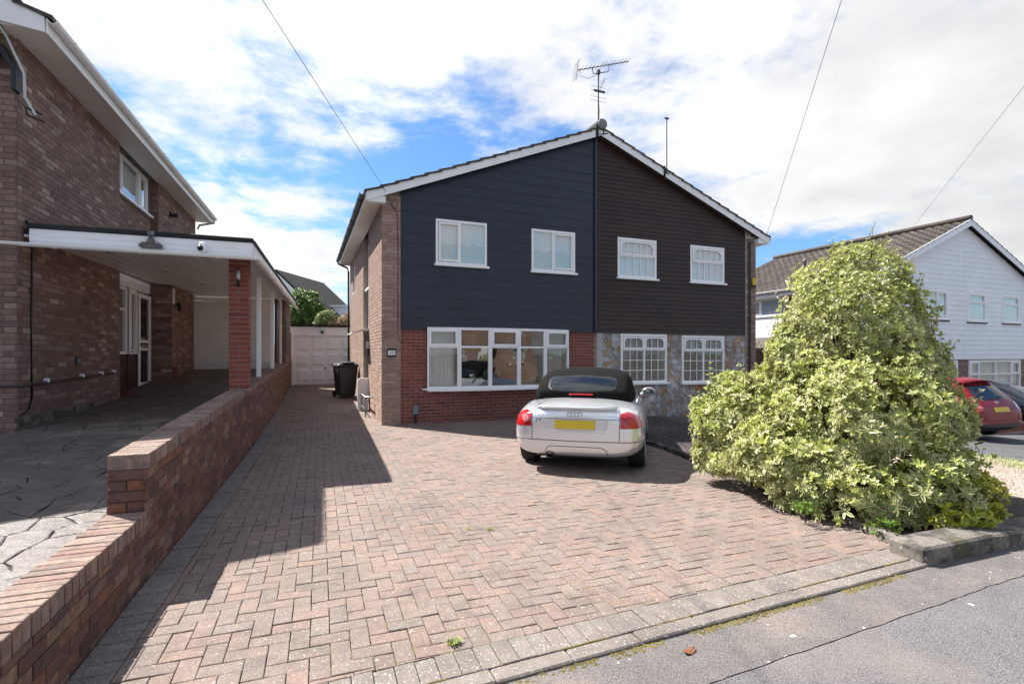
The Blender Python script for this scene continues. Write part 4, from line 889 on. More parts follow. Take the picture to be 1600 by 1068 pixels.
# security camera, ornament, bracket, pipe, cable, plaque, vent
sc = empty('security_camera', (-1.177, 0, 0), LROT, 'round white security camera with black lens on the carport fascia', 'camera'); MB().lathe([(0, .06), (.035, .055), (.055, .03), (.055, -.03), (.045, -.07), (.02, -.085), (0, -.088)], 16, T(-.455, CY0 - .065, 3.085)).build('housing', 'upvc', sc); MB().lathe([(0, .045), (.025, .04), (.04, .02), (.043, .0)], 14, T(-.475, CY0 - .095, 3.055) @ Matrix.Rotation(R(95), 4, 'X') @ Matrix.Rotation(.2, 4, 'Y')).build('lens', 'black', sc); MB().box(-.49, -.42, CY0 - .03, CY0 - .004, 3.05, 3.13).build('mount', 'upvc', sc, .006)
og = MB(); YO = CY0 - .06
for (x, z, rx, rz) in ((-1.075, 3.09, .055, .075), (-1.075, 3.20, .042, .045), (-1.15, 3.065, .05, .035), (-1.0, 3.065, .05, .035), (-1.185, 3.055, .035, .02), (-.965, 3.055, .035, .02), (-1.1, 3.22, .015, .03), (-1.05, 3.22, .015, .03)):
    og.lathe([(math.sin(math.pi * k / 8) * rx, -math.cos(math.pi * k / 8) * rz) for k in range(9)], 12, T(x, YO, z))
og.box(-1.2, -.95, YO - .04, YO + .055, 3.025, 3.042)
on = tag(link('stone_ornament', og.mesh('stone_ornament'), 'ornament'), 'weathered grey stone winged ornament on the carport fascia', 'ornament'); on.location = (-1.177, 0, 0); on.rotation_euler = (0, 0, R(LROT))
sd = empty('dish_bracket', (-1.177, 0, 0), LROT, 'black wall bracket with bent silver arm under the eaves of the brown house', 'bracket')
MB().tube([(-2.72, 8.0, 5.9), (-2.5, 8.05, 5.45), (-2.36, 8.10, 5.06), (-2.36, 8.12, 4.78), (-2.24, 8.1, 4.55)], .016, 8).build('arm', 'galv', sd)
MB().prism([(-2.66, 5.36), (-2.60, 5.42), (-2.46, 5.14), (-2.46, 4.86), (-2.51, 4.86), (-2.51, 5.12)], -(YC - .0), -(YC - .13), FRONT).build('bracket_plate', 'dark_metal', sd, .006); MB().box(-2.70, -2.66, YC - .2, YC, 5.15, 5.9).build('pole', 'steel', sd, .008)
MB().tube([(-2.34, 8.06, 4.63), (-2.20, 8.16, 4.60)], .012, 6).tube([(-2.31, 8.04, 4.53), (-2.17, 8.14, 4.50)], .012, 6).tube([(-2.33, 8.06, 4.63), (-2.30, 8.04, 4.53)], .012, 6).build('fork', 'dark_metal', sd)
wb = empty('alarm_box', (-1.177, 0, 0), LROT, 'pale wall box at the far left edge under the brown house eaves', 'alarm'); MB().box(-2.98, -2.70, YC - .1, YC - .006, 5.06, 5.42).build('cover', 'galv', wb, .02); MB().box(-2.9, -2.8, YC - .104, YC - .1, 5.12, 5.16).build('sticker', 'plate_white', wb)
pp = empty('waste_pipe', (-1.177, 0, 0), LROT, 'thin grey pipe with white clips along the foot of the brown brick wall', 'pipe'); MB().tube([(XW + .04, YC + .02, 1.17), (XW + .04, 11.4, 1.23)], .02, 8).tube([(-6, YC - .05, 1.16), (XW + .0, YC - .05, 1.17), (XW + .04, YC + .02, 1.17)], .02, 8).build('pipe', 'pipe_dark', pp)
for y in (8.9, 10.0, 10.75, 11.3): MB().box(XW + .006, XW + .068, y - .02, y + .02, 1.165 + (y - 8.3) * .02, 1.225 + (y - 8.3) * .02).build('clip', 'upvc', pp, .006)
cbl = MB().tube([(XW + .02, 8.42, 3.3), (XW + .03, 8.55, 3.25), (XW + .02, 8.58, 3.05), (XW + .015, 8.56, 2.0), (XW + .018, 8.57, 1.0), (XW + .015, 8.50, .84), (XW + .015, 8.30, .78), (XW - .3, YC - .012, .77)], .012, 6); cbl.v = [tuple(LW @ Vector(v)) for v in cbl.v]; tag(cbl.build('wall_cable', 'black_plastic'), 'black cable running down the brown brick wall beside the carport', 'cable')
vt = empty('air_vent', (-1.177, 0, 0), LROT, 'small dark air vent in the brown brick wall under the carport', 'vent'); MB().box(XW + .0, XW + .016, 9.84, 10.06, 1.40, 1.53).build('grille', 'dark_metal', vt, .004); MB().box(XW + .012, XW + .03, 9.9, 9.99, 1.42, 1.51).build('flap', 'grey_plastic', vt, .004)
pq = MB().box(-3.0, -2.68, YC - .03, YC - .007, 1.88, 2.08); pq.v = [tuple(LW @ Vector(v)) for v in pq.v]; tag(pq.build('wall_plaque', 'plaque', None, .006), 'dark red plaque at the left edge on the brown brick front', 'plaque')
ul = empty('wall_sensor', (-1.177, 0, 0), LROT, 'small black sensor light high on the brown brick side wall', 'light'); MB().box(XW + .006, XW + .05, 14.95, 15.05, 5.0, 5.12).build('base', 'black_plastic', ul, .006); MB().box(XW + .04, XW + .2, 14.93, 15.07, 5.0, 5.07).build('lamp_head', 'black_plastic', ul, .01)
dl = empty('wall_lamp', (-1.177, 0, 0), LROT, 'black lantern on the brick beside the carport house door', 'lamp'); MB().lathe([(.01, 0), (.05, .04), (.04, .16), (.01, .2)], 10, T(XP + .1, 14.2, 2.58)).build('lantern', 'dark_metal', dl); MB().tube([(XP + .0, 14.2, 2.7), (XP + .1, 14.2, 2.8)], .015).build('arm', 'dark_metal', dl)
MB().box(XP + .006, XP + .05, 13.98, 14.03, 2.75, 3.1).build('pipe_cover', 'upvc', lh)
def at(u, v, t):
    a = (u - 800) / FPX; p = FX * t + RX * (a * t); return Vector((p.x, p.y, 1.57 + (553 - v) / FPX * t))
# ------------------------------------------------------------------ white boarded pair to the right
WO = (16.0, 11.6, 0); WR = 1.5; AP = 6.02; WS = .432; wz = lambda x: 6.22 - WS * abs(x - AP); FR = FRONT
for side in (0, 1):
    hw = empty('semi_detached_house', WO, WR, ('white boarded house half with brown tiled roof behind the big shrub', 'white boarded house half with bay of windows at the right edge')[side], 'house'); WW = frame(hw)
    x0, x1 = (.32, AP) if side == 0 else (AP + .005, 11.7); wl = [(3.86, 5.03, 2.82, 3.82)] if side == 0 else [(6.20, 7.35, 2.79, 3.83), (8.45, 9.6, 2.79, 3.83)]
    gw = (2.3, 5.6, -.3, 1.34) if side == 0 else (6.3, 9.67, -.3, 1.34)
    core = MB(); panel(core, FR @ T(0, 0, -.05), x0, x1, -1.6, 3.75, [(a, b, c, min(d, 3.75)) for a, b, c, d in wl] + [gw], .2)
    pl = [(x0, 3.75), (x1, 3.75), (x1, wz(x1) + .1), (x0, wz(x0) + .1)]
    for a, b in ([(x0, wl[0][0])] + [(wl[i][1], wl[i + 1][0]) for i in range(len(wl) - 1)] + [(wl[-1][1], x1)]):
        core.prism([(a, 3.75), (b, 3.75), (b, 3.85), (a, 3.85)], -.25, -.05, FR)
    core.prism([(x0, 3.85), (x1, 3.85), (x1, max(3.86, wz(x1) + .1)), (x0, max(3.86, wz(x0) + .1))], -.25, -.05, FR)
    xs = x0 if side == 0 else x1 - .2
    core.box(xs, xs + .2, .25, 8.2, -1.6, 3.82); core.box(x0, x1, 8.0, 8.2, -1.6, 3.8); wl_o = core.build('wall', 'mortar', hw)
    boards(wl_o, FR @ T(0, 0, -.03), x0, x1 - .004, 1.38, 6.3, .178, wl, 'white_board', [(-WS, 1, 6.22 - WS * AP + .05), (WS, 1, 6.22 + WS * AP + .05)])
    P = Pieces(); bricks(P, FR @ T(0, 0, -.05), x0, x1, -1.3, 1.37, [gw]);
    if side == 0: bricks(P, LEFTF @ T(0, 0, -x0), -8.2, 0, -1.0, 3.75, [(-4.4, -2.7, 2.2, 4.1)])
    P.emit('brick', 'brick_brown', wl_o, WW, 80, 'brick_courses')
    room(hw, x0 + .25, x1 - .25, .3, 3, -.6, 1.37); room(hw, x0 + .25, x1 - .25, .3, 3, 1.5, 3.84)
    for i, (a, b, c, d) in enumerate(wl):
        wo = window(hw, FR @ T(a, c, 0), b - a, d - c, [(.45, [(1, False)]), (.55, [(1, True)])] if side == 0 else [(1, [(.66, False), (.34, True)])], bar=.06, sill=.07)
        MB().box(a - .05, b + .05, -.022, .01, c - .09, c - .046).build('sill_flashing', 'dark_metal', wo); curtain(wo, FR, a + .05, b - .05, c + .03, d - .05, -.065, 'blind', 8, .012)
    wo = window(hw, FR @ T(gw[0], gw[2], 0), gw[1] - gw[0], gw[3] - gw[2], [(.17, [(.7, False), (.3, True)]), (.33, [(.7, False), (.3, False)]), (.33, [(.7, False), (.3, False)]), (.17, [(.7, False), (.3, True)])], bar=.065, sill=.08)
    curtain(wo, FR, gw[0] + .08, gw[1] - .08, gw[2] + .03, gw[3] - .05, -.1, 'curtain', 16, .02)
    rf_ = roof_half(hw, x0 - .36 if side == 0 else x1 + .36, AP, 6.22 + .12, WS, -.18, 8.3, WW, 'roof_mossy', True, .24, 'white_board', 300 if side == 0 else 60)
    if side == 0:
        MB().box(-.06, -.038, -.14, 8.3, 3.72, 3.92).build('fascia', 'upvc', rf_); MB().box(-.04, x0, 0, 8.2, 3.72, 3.735).build('soffit', 'upvc', rf_); gutter('gutter', [(-.12, -.16, 3.92), (-.12, 8.2, 3.92)], .056, 'upvc', rf_)
        mb = MB(); mb.lathe([(0, 0), (.09, 0), (.10, .02), (.10, 8.4)], 12, T(AP, -.2, 6.50) @ Matrix.Rotation(R(-90), 4, 'X')); mb.build('ridge_tile', 'roof_mossy', rf_)
        window(hw, LEFTF @ T(-4.35, 3.05, -.28), 1.6, .66, [(.3, [(1, True)]), (.7, [(1, False)])], sill=.06); curtain(hw, LEFTF, -4.3, -2.8, 3.09, 3.68, -.3165, 'curtain_blue', 9, .0015)
        boards(wl_o, LEFTF @ T(0, 0, -.30), -4.4, -2.7, 2.22, 3.03, .13, [], 'white_board'); mb = MB()
        mb.prism([(-.75, 1.78), (.32, 2.2), (.32, 2.12), (-.75, 1.70)], -4.9, -2.5, FR); cn = mb.build('porch_roof', 'roof_mossy', hw)
        for k in range(6): MB().prism([(-.78 + k * .18, 1.80 + k * .071), (-.58 + k * .18, 1.875 + k * .071), (-.58 + k * .18, 1.855 + k * .071), (-.78 + k * .18, 1.77 + k * .071)], -4.9, -2.5, FR).build('tile_course', 'roof_mossy', cn)
        MB().box(-.6, .3, 2.52, 2.56, .9, 1.74).build('porch_screen', 'upvc', hw)
        vp = MB().lathe([(.06, 0), (.06, .28), (.09, .30), (.09, .36), (.0, .38)], 10, T(3.4, 4.4, 5.2)).build('vent_pipe', 'grey_plastic', rf_)
    else: MB().box(x1 + .338, x1 + .36, -.14, 8.3, 3.72, 3.92).build('fascia', 'upvc', rf_)
# ------------------------------------------------------------------ far house, trees behind the garage
fh = empty('far_house', (-2.93, 41.7, 0), -27, 'far house with steep dark tiled roof white gable and dormer behind the garage', 'house'); FWm = frame(fh); RZ = 7.67; EZ = 4.0; HWd = 4.0
core = MB(); core.prism([(-HWd, -1), (HWd, -1), (HWd, EZ - .1), (0, RZ - .15), (-HWd, EZ - .1)], -7.0, -.02, FR); cw = core.build('wall', 'brick_tan', fh)
sl = (RZ - EZ) / HWd
boards(cw, FR, -HWd + .05, HWd - .05, 2.2, RZ - .3, .2, [], 'white_board', [(-sl, 1, RZ - .3), (sl, 1, RZ - .3)])
MB().prism([(-2.2, EZ + 1.3), (-.55, EZ + 1.3), (-.55, RZ - .9), (-1.2, RZ - 1.3)], .0, .035, FR).build('dark_gable_panel', 'dark_wood', cw)
for sg in (-1, 1):
    ro = MB().prism([(0, RZ - .05), (sg * (HWd + .4), EZ - .42), (sg * (HWd + .4), EZ - .30), (0, RZ + .08)], -7.2, .25, FR).build('roof', 'roof_far', fh)
    MB().prism([(0, RZ - .32), (sg * (HWd + .4), EZ - .68), (sg * (HWd + .4), EZ - .40), (0, RZ - .04)], .22, .28, FR).build('barge_board', 'barge', ro)
    P = Pieces(); a_ = math.atan(sl); n = 17; Lr = (HWd + .4) / math.cos(a_)
    for k in range(n):
        d = (k + .5) * Lr / n; P.rect(T(sg * d * math.cos(a_), 3.45, RZ + .10 - d * math.sin(a_)) @ Matrix.Rotation(sg * a_, 4, 'Y') @ Matrix.Rotation(sg * .07, 4, 'Y'), Lr / n + .05, 7.4, -.03, .03, .01)
    P.emit('tile_course', 'roof_far', ro, FWm, 40)
dm = MB().box(2.1, 4.05, 2.9, 4.5, 4.35, 5.3).build('dormer', 'white_board', fh); MB().box(1.6, 4.2, 2.75, 4.65, 5.3, 5.42).build('dormer_roof', 'upvc', dm); window(fh, RIGHTF @ T(3.0, 4.45, 4.06), 1.4, .8, [(.5, [(1, False)]), (.5, [(1, False)])], sill=.04, name='dormer_window')
fb = empty('far_house', (9.0, 52, 0), -20, 'brown far roof with chimney just left of the drainpipe', 'house'); MB().prism([(-6, -1), (3, -1), (3, 4.2), (-6, 4.2)], -6, 0, FR).build('wall', 'brick_tan', fb); MB().prism([(-6.4, 4.2), (3.4, 4.2), (3.4, 4.32), (-1.5, 7.1), (-6.4, 4.32)], -6.3, .3, FR).build('roof', 'roof_tile', fb); MB().box(-5.9, -5.1, 1.0, 1.9, 4.2, 7.4).build('chimney', 'brick_tan', fb)
def leafmesh(name, mats, tints, young):
    # one joined mesh of leaves: template of 8 verts, placed by matrices (n,4,4)
    n = len(mats); tv = np.array(LT + [(0, 0, 0)] * 0, dtype=np.float32); h = np.concatenate([tv, np.ones((len(tv), 1), np.float32)], 1)
    V = np.einsum('nij,kj->nki', np.array(mats, dtype=np.float32), h)[:, :, :3].reshape(-1, 3)
    k = len(tv); F = np.array(LF, dtype=np.int32); loops = (F[None] + (np.arange(n) * k)[:, None, None]).reshape(-1)
    me = bpy.data.meshes.new(name); me.vertices.add(n * k); me.vertices.foreach_set('co', V.reshape(-1)); m = len(F) * n
    me.loops.add(m * 3); me.loops.foreach_set('vertex_index', loops); me.polygons.add(m); me.polygons.foreach_set('loop_start', np.arange(m, dtype=np.int32) * 3); me.polygons.foreach_set('loop_total', np.full(m, 3, np.int32))
    ca = me.color_attributes.new('leafdata', 'FLOAT_COLOR', 'POINT'); c = np.zeros((n, k, 4), np.float32); c[:, :, 0] = np.array(LE)[None]; c[:, :, 1] = np.array(young, np.float32)[:, None]; c[:, :, 2] = np.array(tints, np.float32)[:, None]; c[:, :, 3] = 1
    ca.data.foreach_set('color', c.reshape(-1)); me.update(); me.validate(); return me
LT = [(0, 0, 0), (.30, .135, .04), (.30, 0, 0), (.30, -.135, .04), (.68, .15, .035), (.68, 0, -.015), (.68, -.15, .035), (1, 0, -.05)]; LE = [.5, 1, 0, 1, 1, 0, 1, .9]
LF = [(0, 2, 1), (0, 3, 2), (1, 2, 5), (1, 5, 4), (2, 3, 6), (2, 6, 5), (4, 5, 7), (5, 6, 7)]
def foliage(thing, lobes, nros, leaf, mat_, k=8, youngp=.15, solo=0, depth=(.78, 1.05), spread=1.0, upb=.35, inner=.12, shoots=0, taper=False):
    rnd = random.Random(len(lobes) * 31 + nros); wts = [r[0] * r[1] for c, r in lobes]; mats = []; ti = []; yo = []; info = []
    cnt = 0; tries = 0; twigs = []
    while cnt < nros and tries < nros * 8:
        tries += 1; c, r = rnd.choices(lobes, wts)[0]; d = Vector((rnd.gauss(0, 1), rnd.gauss(0, 1), rnd.gauss(0, 1))).normalized()
        if d.z < -.55: continue
        isin = rnd.random() < inner; rad = rnd.uniform(.45, .8) if isin else rnd.uniform(*depth) + .26 * noise.noise(Vector(c) * 3 + d * 3.2) + (rnd.uniform(.05, .28) if not shoots and rnd.random() < .06 and d.z > -.1 else 0)
        p = Vector(c) + Vector((d.x * r[0], d.y * r[0], d.z * r[1])) * rad
        if p.z < gz(p.x, p.y) + .04: continue
        if not isin and any((((p.x - c2[0]) / r2[0]) ** 2 + ((p.y - c2[1]) / r2[0]) ** 2 + ((p.z - c2[2]) / r2[1]) ** 2) < .62 for c2, r2 in lobes): continue
        if shoots and not isin and noise.noise(p * 2.9) < -.12 and rnd.random() < .82: continue
        cnt += 1
        place = [(p, 1.0)]
        if shoots and not isin and d.z > -.15 and rnd.random() < shoots / nros * 1.3:
            sd_ = (d * .6 + Vector((rnd.gauss(0, .25), rnd.gauss(0, .25), .9))).normalized(); ln = rnd.uniform(.10, .30); place += [(p + sd_ * ln * q, .9 - .4 * q) for q in (.33, .66, 1.0)]; twigs.append((p - sd_ * .1, p + sd_ * ln))
        axis = (Vector((d.x / r[0], d.y / r[0], d.z / r[1])).normalized() + Vector((rnd.gauss(0, .35), rnd.gauss(0, .35), upb + rnd.gauss(0, .3)))).normalized()
        q = axis.to_track_quat('Z', 'Y').to_matrix().to_4x4(); y = (1.0 if rnd.random() < youngp * (1.6 if d.z > .2 else .5) else 0); tt = rnd.random(); s00 = leaf * rnd.uniform(.6, 1.25) * (1.12 - .19 * min(2.6, p.z) if taper else 1)
        for j, (p, s0) in [(j, (pp_, s00 * sf)) for pp_, sf in place for j in range(k)]:
            az = 6.2832 * (j * .382) + rnd.gauss(0, .2); lay = j / k; tilt = (.15 + 1.0 * lay if not y else .75 + .4 * lay) * spread
            tilt = .95 - .95 * lay if not y else 1.1 - .5 * lay
            s = s0 * rnd.uniform(.75, 1.15) * (1 - .35 * lay)
            M = T(*p) @ q @ T(0, 0, .25 * s0 * lay) @ Matrix.Rotation(az, 4, 'Z') @ Matrix.Rotation(-tilt + rnd.gauss(0, .18) + .35, 4, 'Y') @ Matrix.Rotation(rnd.gauss(0, .25), 4, 'X') @ Matrix.Diagonal((s, s * rnd.uniform(.95, 1.25), s, 1))
            mats.append(np.array(M)); ti.append(.5 * tt + .5 * rnd.random()); yo.append(y * rnd.uniform(.25, .75) + rnd.random() * .15); info.append((p, axis, s))
    if twigs:
        mb = MB()
        for a_, b_ in twigs: mb.tube([a_, b_], [.005, .002], 4, None, False)
        tag(mb.build('twigs', 'bark', thing), kind='stuff')
    order = []
    if solo:
        for i, (p, ax, s) in enumerate(info):
            d = CAMPOS - p
            if ax.dot(d.normalized()) > .45: order.append((s * s / d.length_squared, i))
        order.sort(reverse=True)
    ss = set(i for _, i in order[:solo]); keep = [i for i in range(len(mats)) if i not in ss]
    o = link('foliage', leafmesh('foliage', [mats[i] for i in keep], [ti[i] for i in keep], [yo[i] for i in keep]), mat_, thing); tag(o, kind='stuff')
    if solo:
        va = [leafmesh('leaf', [np.eye(4)], [.5], [y]) for y in (0, .15, .9)]
        for me in va: me.materials.append(MT[mat_])
        for i in ss: link('leaf', va[2] if yo[i] > .4 else va[int(yo[i] > .08)], None, thing, Matrix(mats[i].tolist()))
def stems(thing, base, lobes, r=.03, n=2):
    mb = MB(); rnd = random.Random(5)
    for c, rr in lobes:
        for k in range(n):
            e = Vector(c) + Vector((rnd.uniform(-.6, .6) * rr[0], rnd.uniform(-.6, .6) * rr[0], rnd.uniform(0, .7) * rr[1])); b = Vector(base) + Vector((rnd.uniform(-.2, .2), rnd.uniform(-.2, .2), 0)); m_ = b.lerp(e, .5) + Vector((rnd.uniform(-.15, .15), rnd.uniform(-.15, .15), .1))
            mb.tube([b, m_, e], [r, r * .7, r * .25], 6)
    mb.build('branches', 'bark', thing)
def L_(u, v, t, rx, rz): p = at(u, v, t); return ((p.x, p.y, p.z), (rx, rz))
sh = empty('shrub', (5.7, 4.0, 0), 0, 'huge variegated cream and green shrub between the drive and the pavement', 'shrub'); sh.location = (0, 0, 0)
SHL = [L_(1325, 520, 5.9, .70, .95), L_(1345, 432, 5.9, .40, .40), L_(1290, 470, 6.0, .36, .48), L_(1385, 515, 5.8, .42, .58), L_(1415, 595, 5.6, .42, .58), L_(1445, 665, 5.4, .40, .56), L_(1470, 745, 5.2, .29, .38),
       L_(1330, 660, 5.45, .85, .78), L_(1225, 632, 6.1, .50, .52), L_(1248, 565, 6.0, .34, .50), L_(1185, 655, 6.2, .50, .46), L_(1135, 680, 6.3, .40, .42), L_(1150, 610, 6.5, .30, .22), L_(1240, 710, 5.5, .62, .45), L_(1330, 765, 5.0, .55, .40), L_(1420, 755, 4.9, .52, .45), L_(1270, 760, 5.3, .45, .32), L_(1100, 645, 6.6, .16, .22), L_(1135, 718, 6.25, .36, .28), L_(1190, 725, 5.9, .4, .3)]
foliage(sh, SHL, 12000, .080, 'leaf_variegated', 8, .42, 300, depth=(.76, 1.0), shoots=260, taper=True)
stems(sh, (5.7, 4.1, 0), SHL, .03, 2)
mb = MB(); mb.tube([(5.7, 4.1, -.1), (5.72, 4.15, .5), (5.65, 4.2, 1.2), (5.7, 4.2, 2.0)], [.09, .075, .05, .03], 8); mb.build('trunk', 'bark', sh)
ys_ = empty('yellow_shrub', (0, 0, 0), 0, 'low yellow green shrub beside the kerb at the right of the big shrub', 'shrub'); YL = [L_(1522, 772, 4.75, .20, .20), L_(1475, 803, 4.5, .18, .12), L_(1540, 798, 4.75, .12, .12), L_(1505, 805, 4.5, .18, .12)]
foliage(ys_, YL, 520, .06, 'leaf_yellow', 7, .4, 60); stems(ys_, at(1505, 815, 4.8), YL, .01, 2)
for u, v, lab in ((1258, 795, 'small bright green leafy plant at the foot of the big shrub, left one'), (1385, 826, 'small bright green leafy plant at the foot of the big shrub, near the kerb')):
    wp_ = empty('small_plant', (0, 0, 0), 0, lab, 'plant'); foliage(wp_, [L_(u, v, 4.75 if u < 1300 else 4.35, .10, .07)], 26, .05, 'leaf_young', 6, .9) if 'leaf_young' in MT else foliage(wp_, [L_(u, v, 4.75 if u < 1300 else 4.35, .10, .07)], 26, .05, 'leaf_green', 6, 1.0)
    p = at(u, v, 4.75 if u < 1300 else 4.35); MB().tube([(p.x, p.y, 0), (p.x, p.y, p.z)], .006, 5).build('stem', 'bark', wp_)
tr = empty('tree', (0, 0, 0), 0, 'dense green tree behind the white garage', 'tree'); TL = [L_(480, 490, 25, .80, .80), L_(472, 472, 25, .55, .55), L_(495, 500, 25, .6, .6), L_(462, 500, 25, .55, .6), L_(485, 464, 25.4, .35, .3)]
p0 = at(480, 500, 25); foliage(tr, TL, 2600, .13, 'leaf_green', 7, .25); stems(tr, (p0.x, p0.y, 1.6), TL, .04, 2); MB().tube([(p0.x, p0.y, .3), (p0.x + .05, p0.y, 1.8), (p0.x, p0.y, 3.0)], [.12, .10, .06], 8).build('trunk', 'bark', tr)
s2_ = empty('shrub', (0, 0, 0), 0, 'pale green shrub right of the tree behind the garage', 'shrub'); SL_ = [L_(512, 498, 24, .42, .38), L_(505, 505, 24, .4, .4)]; foliage(s2_, SL_, 420, .11, 'leaf_pale', 7, .3); p0 = at(512, 505, 24); stems(s2_, (p0.x, p0.y, 1.2), SL_, .02)
s3_ = empty('shrub', (0, 0, 0), 0, 'pinkish shrub just above the garage roof beside the house', 'shrub'); SL_ = [L_(533, 505, 24, .45, .30), L_(545, 500, 24.5, .4, .3)]; foliage(s3_, SL_, 420, .09, 'leaf_pink', 7, .5); p0 = at(536, 510, 24); stems(s3_, (p0.x, p0.y, 1.2), SL_, .02)
# ------------------------------------------------------------------ bed, kerb, gravel, neighbour's asphalt
def poly_sheet(name, pts, mat_, dz, cuts=10):
    x0 = min(p[0] for p in pts); x1 = max(p[0] for p in pts); y0 = min(p[1] for p in pts); y1 = max(p[1] for p in pts); vs = []; fs = []
    nx = max(2, int((x1 - x0) / .6)); ny = max(2, int((y1 - y0) / .6)); n = len(pts)
    for i in range(nx):
        for j in range(ny):
            c = [(x0 + (x1 - x0) * (i + a) / nx, y0 + (y1 - y0) * (j + b) / ny) for a, b in ((0, 0), (1, 0), (1, 1), (0, 1))]
            for k in range(n):
                p, q = pts[k], pts[(k + 1) % n]; nx_, ny_ = q[1] - p[1], p[0] - q[0]; c = clip(c, nx_, ny_, nx_ * p[0] + ny_ * p[1])
                if len(c) < 3: break
            if len(c) > 2: b = len(vs); vs += [(x, y, gz(x, y) + dz) for x, y in c]; fs.append(list(range(b, b + len(c))))
    me = bpy.data.meshes.new(name); me.from_pydata(vs, [], fs); bm = bmesh.new(); bm.from_mesh(me); bmesh.ops.remove_doubles(bm, verts=bm.verts, dist=.0005); bm.to_mesh(me); bm.free()
    return tag(link(name, me, mat_), kind='structure')
poly_sheet('flower_bed', [(4.5, 2.78), (7.4, 2.78), (7.4, 6.6), (5.24, 6.6), (5.16, 6.15)], 'soil', .02)
poly_sheet('gravel_bed', [(5.32, 6.6), (11.2, 6.6), (11.2, 11.3), (5.47, 11.3), (5.32, 7.2)], 'rock_dark', -.01)
poly_sheet('gravel_garden', [(7.4, 2.78), (11.5, 2.78), (11.5, 6.6), (7.4, 6.6)], 'rock_pink', -.005)
poly_sheet('asphalt_drive', [(11.5, 2.7), (30, 2.7), (30, 11.7), (11.5, 11.7)], 'asphalt', .0)
def pebbles(name, x0, x1, y0, y1, n, mat_, r, label):
    rnd = np.random.RandomState(3); base = np.array([(1, 0, 0), (-.5, .87, 0), (-.5, -.87, 0), (0, 0, .7), (.5, .5, .35), (-.6, .1, .4)], np.float32); mb = MB()
    for k in range(n):
        x, y = rnd.uniform(x0, x1), rnd.uniform(y0, y1); s = r * rnd.uniform(.6, 1.4); a = rnd.uniform(0, 6.28); c, d = math.cos(a) * s, math.sin(a) * s; z = gz(x, y) - .008
        mb.v += [(x + p[0] * c - p[1] * d, y + p[0] * d + p[1] * c, z + p[2] * s) for p in base]; b = len(mb.v) - 6; mb.f += [(b, b + 4, b + 3), (b, b + 1, b + 4), (b + 4, b + 1, b + 3), (b + 1, b + 5, b + 3), (b + 1, b + 2, b + 5), (b + 5, b + 2, b + 3), (b + 2, b, b + 3)]; mb.sm += [False] * 7
    o = link(name, mb.mesh(name), mat_); tag(o, label, 'gravel', kind='stuff')
pebbles('gravel', 5.35, 8.2, 6.7, 11.15, 7000, 'rock_dark', .022, 'dark gravel in front of the stone faced wall'); pebbles('gravel', 7.6, 11.4, 2.85, 6.5, 9000, 'rock_pink', .022, 'pale pinkish gravel in the garden beside the kerb')
mb = MB(); rnd = random.Random(9)
for k in range(2600):
    cx, cy = rnd.choice([(10.6, 4.9), (11.2, 5.6), (10.2, 3.9), (9.2, 3.1), (11.3, 4.6)]); x = rnd.gauss(cx, .35); y = rnd.gauss(cy, .25)
    if not (7.6 < x < 11.6 and 2.85 < y < 6.6): continue
    a = rnd.uniform(0, 6.28); h_ = rnd.uniform(.03, .09); z = gz(x, y) - .01; mb.add([(x - .004 * math.sin(a), y + .004 * math.cos(a), z), (x + .004 * math.sin(a), y - .004 * math.cos(a), z), (x + h_ * .6 * math.cos(a), y + h_ * .6 * math.sin(a), z + h_)], [(0, 1, 2)])
tag(link('grass', mb.mesh('grass'), 'leafgrass'), 'patchy green grass growing through the pale gravel', 'grass', kind='stuff')
kb = empty('garden_kerb', (4.24, 2.52, 0), 0, 'dark stained concrete kerb slabs edging the shrub bed along the pavement', 'kerb'); x = 0
while x < 12:
    w = .9; z = gz(4.24 + x + .45, 2.6); s = math.atan((gz(4.24 + x + .9, 2.6) - gz(4.24 + x, 2.6)) / .9)
    MB().box(.004, w - .004, random.uniform(-.006, .006), .27, -.2, .12 + random.uniform(-.006, .006)).build('kerb_slab', 'concrete', kb, .018, T(x, 0, z + (0 if x else 0)) @ Matrix.Rotation(-s, 4, 'Y')); x += w
MB().box(0, .085, 0.01, 1.0, -.2, .07).build('kerb_slab', 'concrete', kb, .015, T(.2, .27, 0) @ Matrix.Rotation(-.19, 4, 'Z'))
ke = empty('bed_edging', (0, 0, 0), 0, 'row of dark edging stones between the paved drive and the shrub bed', 'edging')
pts = [(4.52, 3.0), (5.16, 6.15), (5.34, 7.2), (5.49, 11.2)]
for (xa, ya), (xb, yb) in zip(pts, pts[1:]):
    L = math.hypot(xb - xa, yb - ya); n = max(1, int(L / .6)); a = math.atan2(yb - ya, xb - xa)
    for k in range(n): MB().box(.004, L / n - .004, -.09, -.035, -.15, .05).build('edging_stone', 'concrete', ke, .008, T(xa + (xb - xa) * k / n, ya + (yb - ya) * k / n, gz(xa, ya + (yb - ya) * (k + .5) / n)) @ Matrix.Rotation(a, 4, 'Z'))
bl = empty('low_brick_wall', (17.0, 8.7, gz(17, 8.7)), 3, 'low red brick edging wall behind the maroon car', 'wall'); LBW = frame(bl); cw_ = MB().box(0, 4, .006, .2, -.1, .21).build('wall', 'mortar', bl); P = Pieces(); bricks(P, FRONT, 0, 4, -.02, .22); P.emit('brick', 'brick_red', cw_, LBW, 40, 'brick_courses')
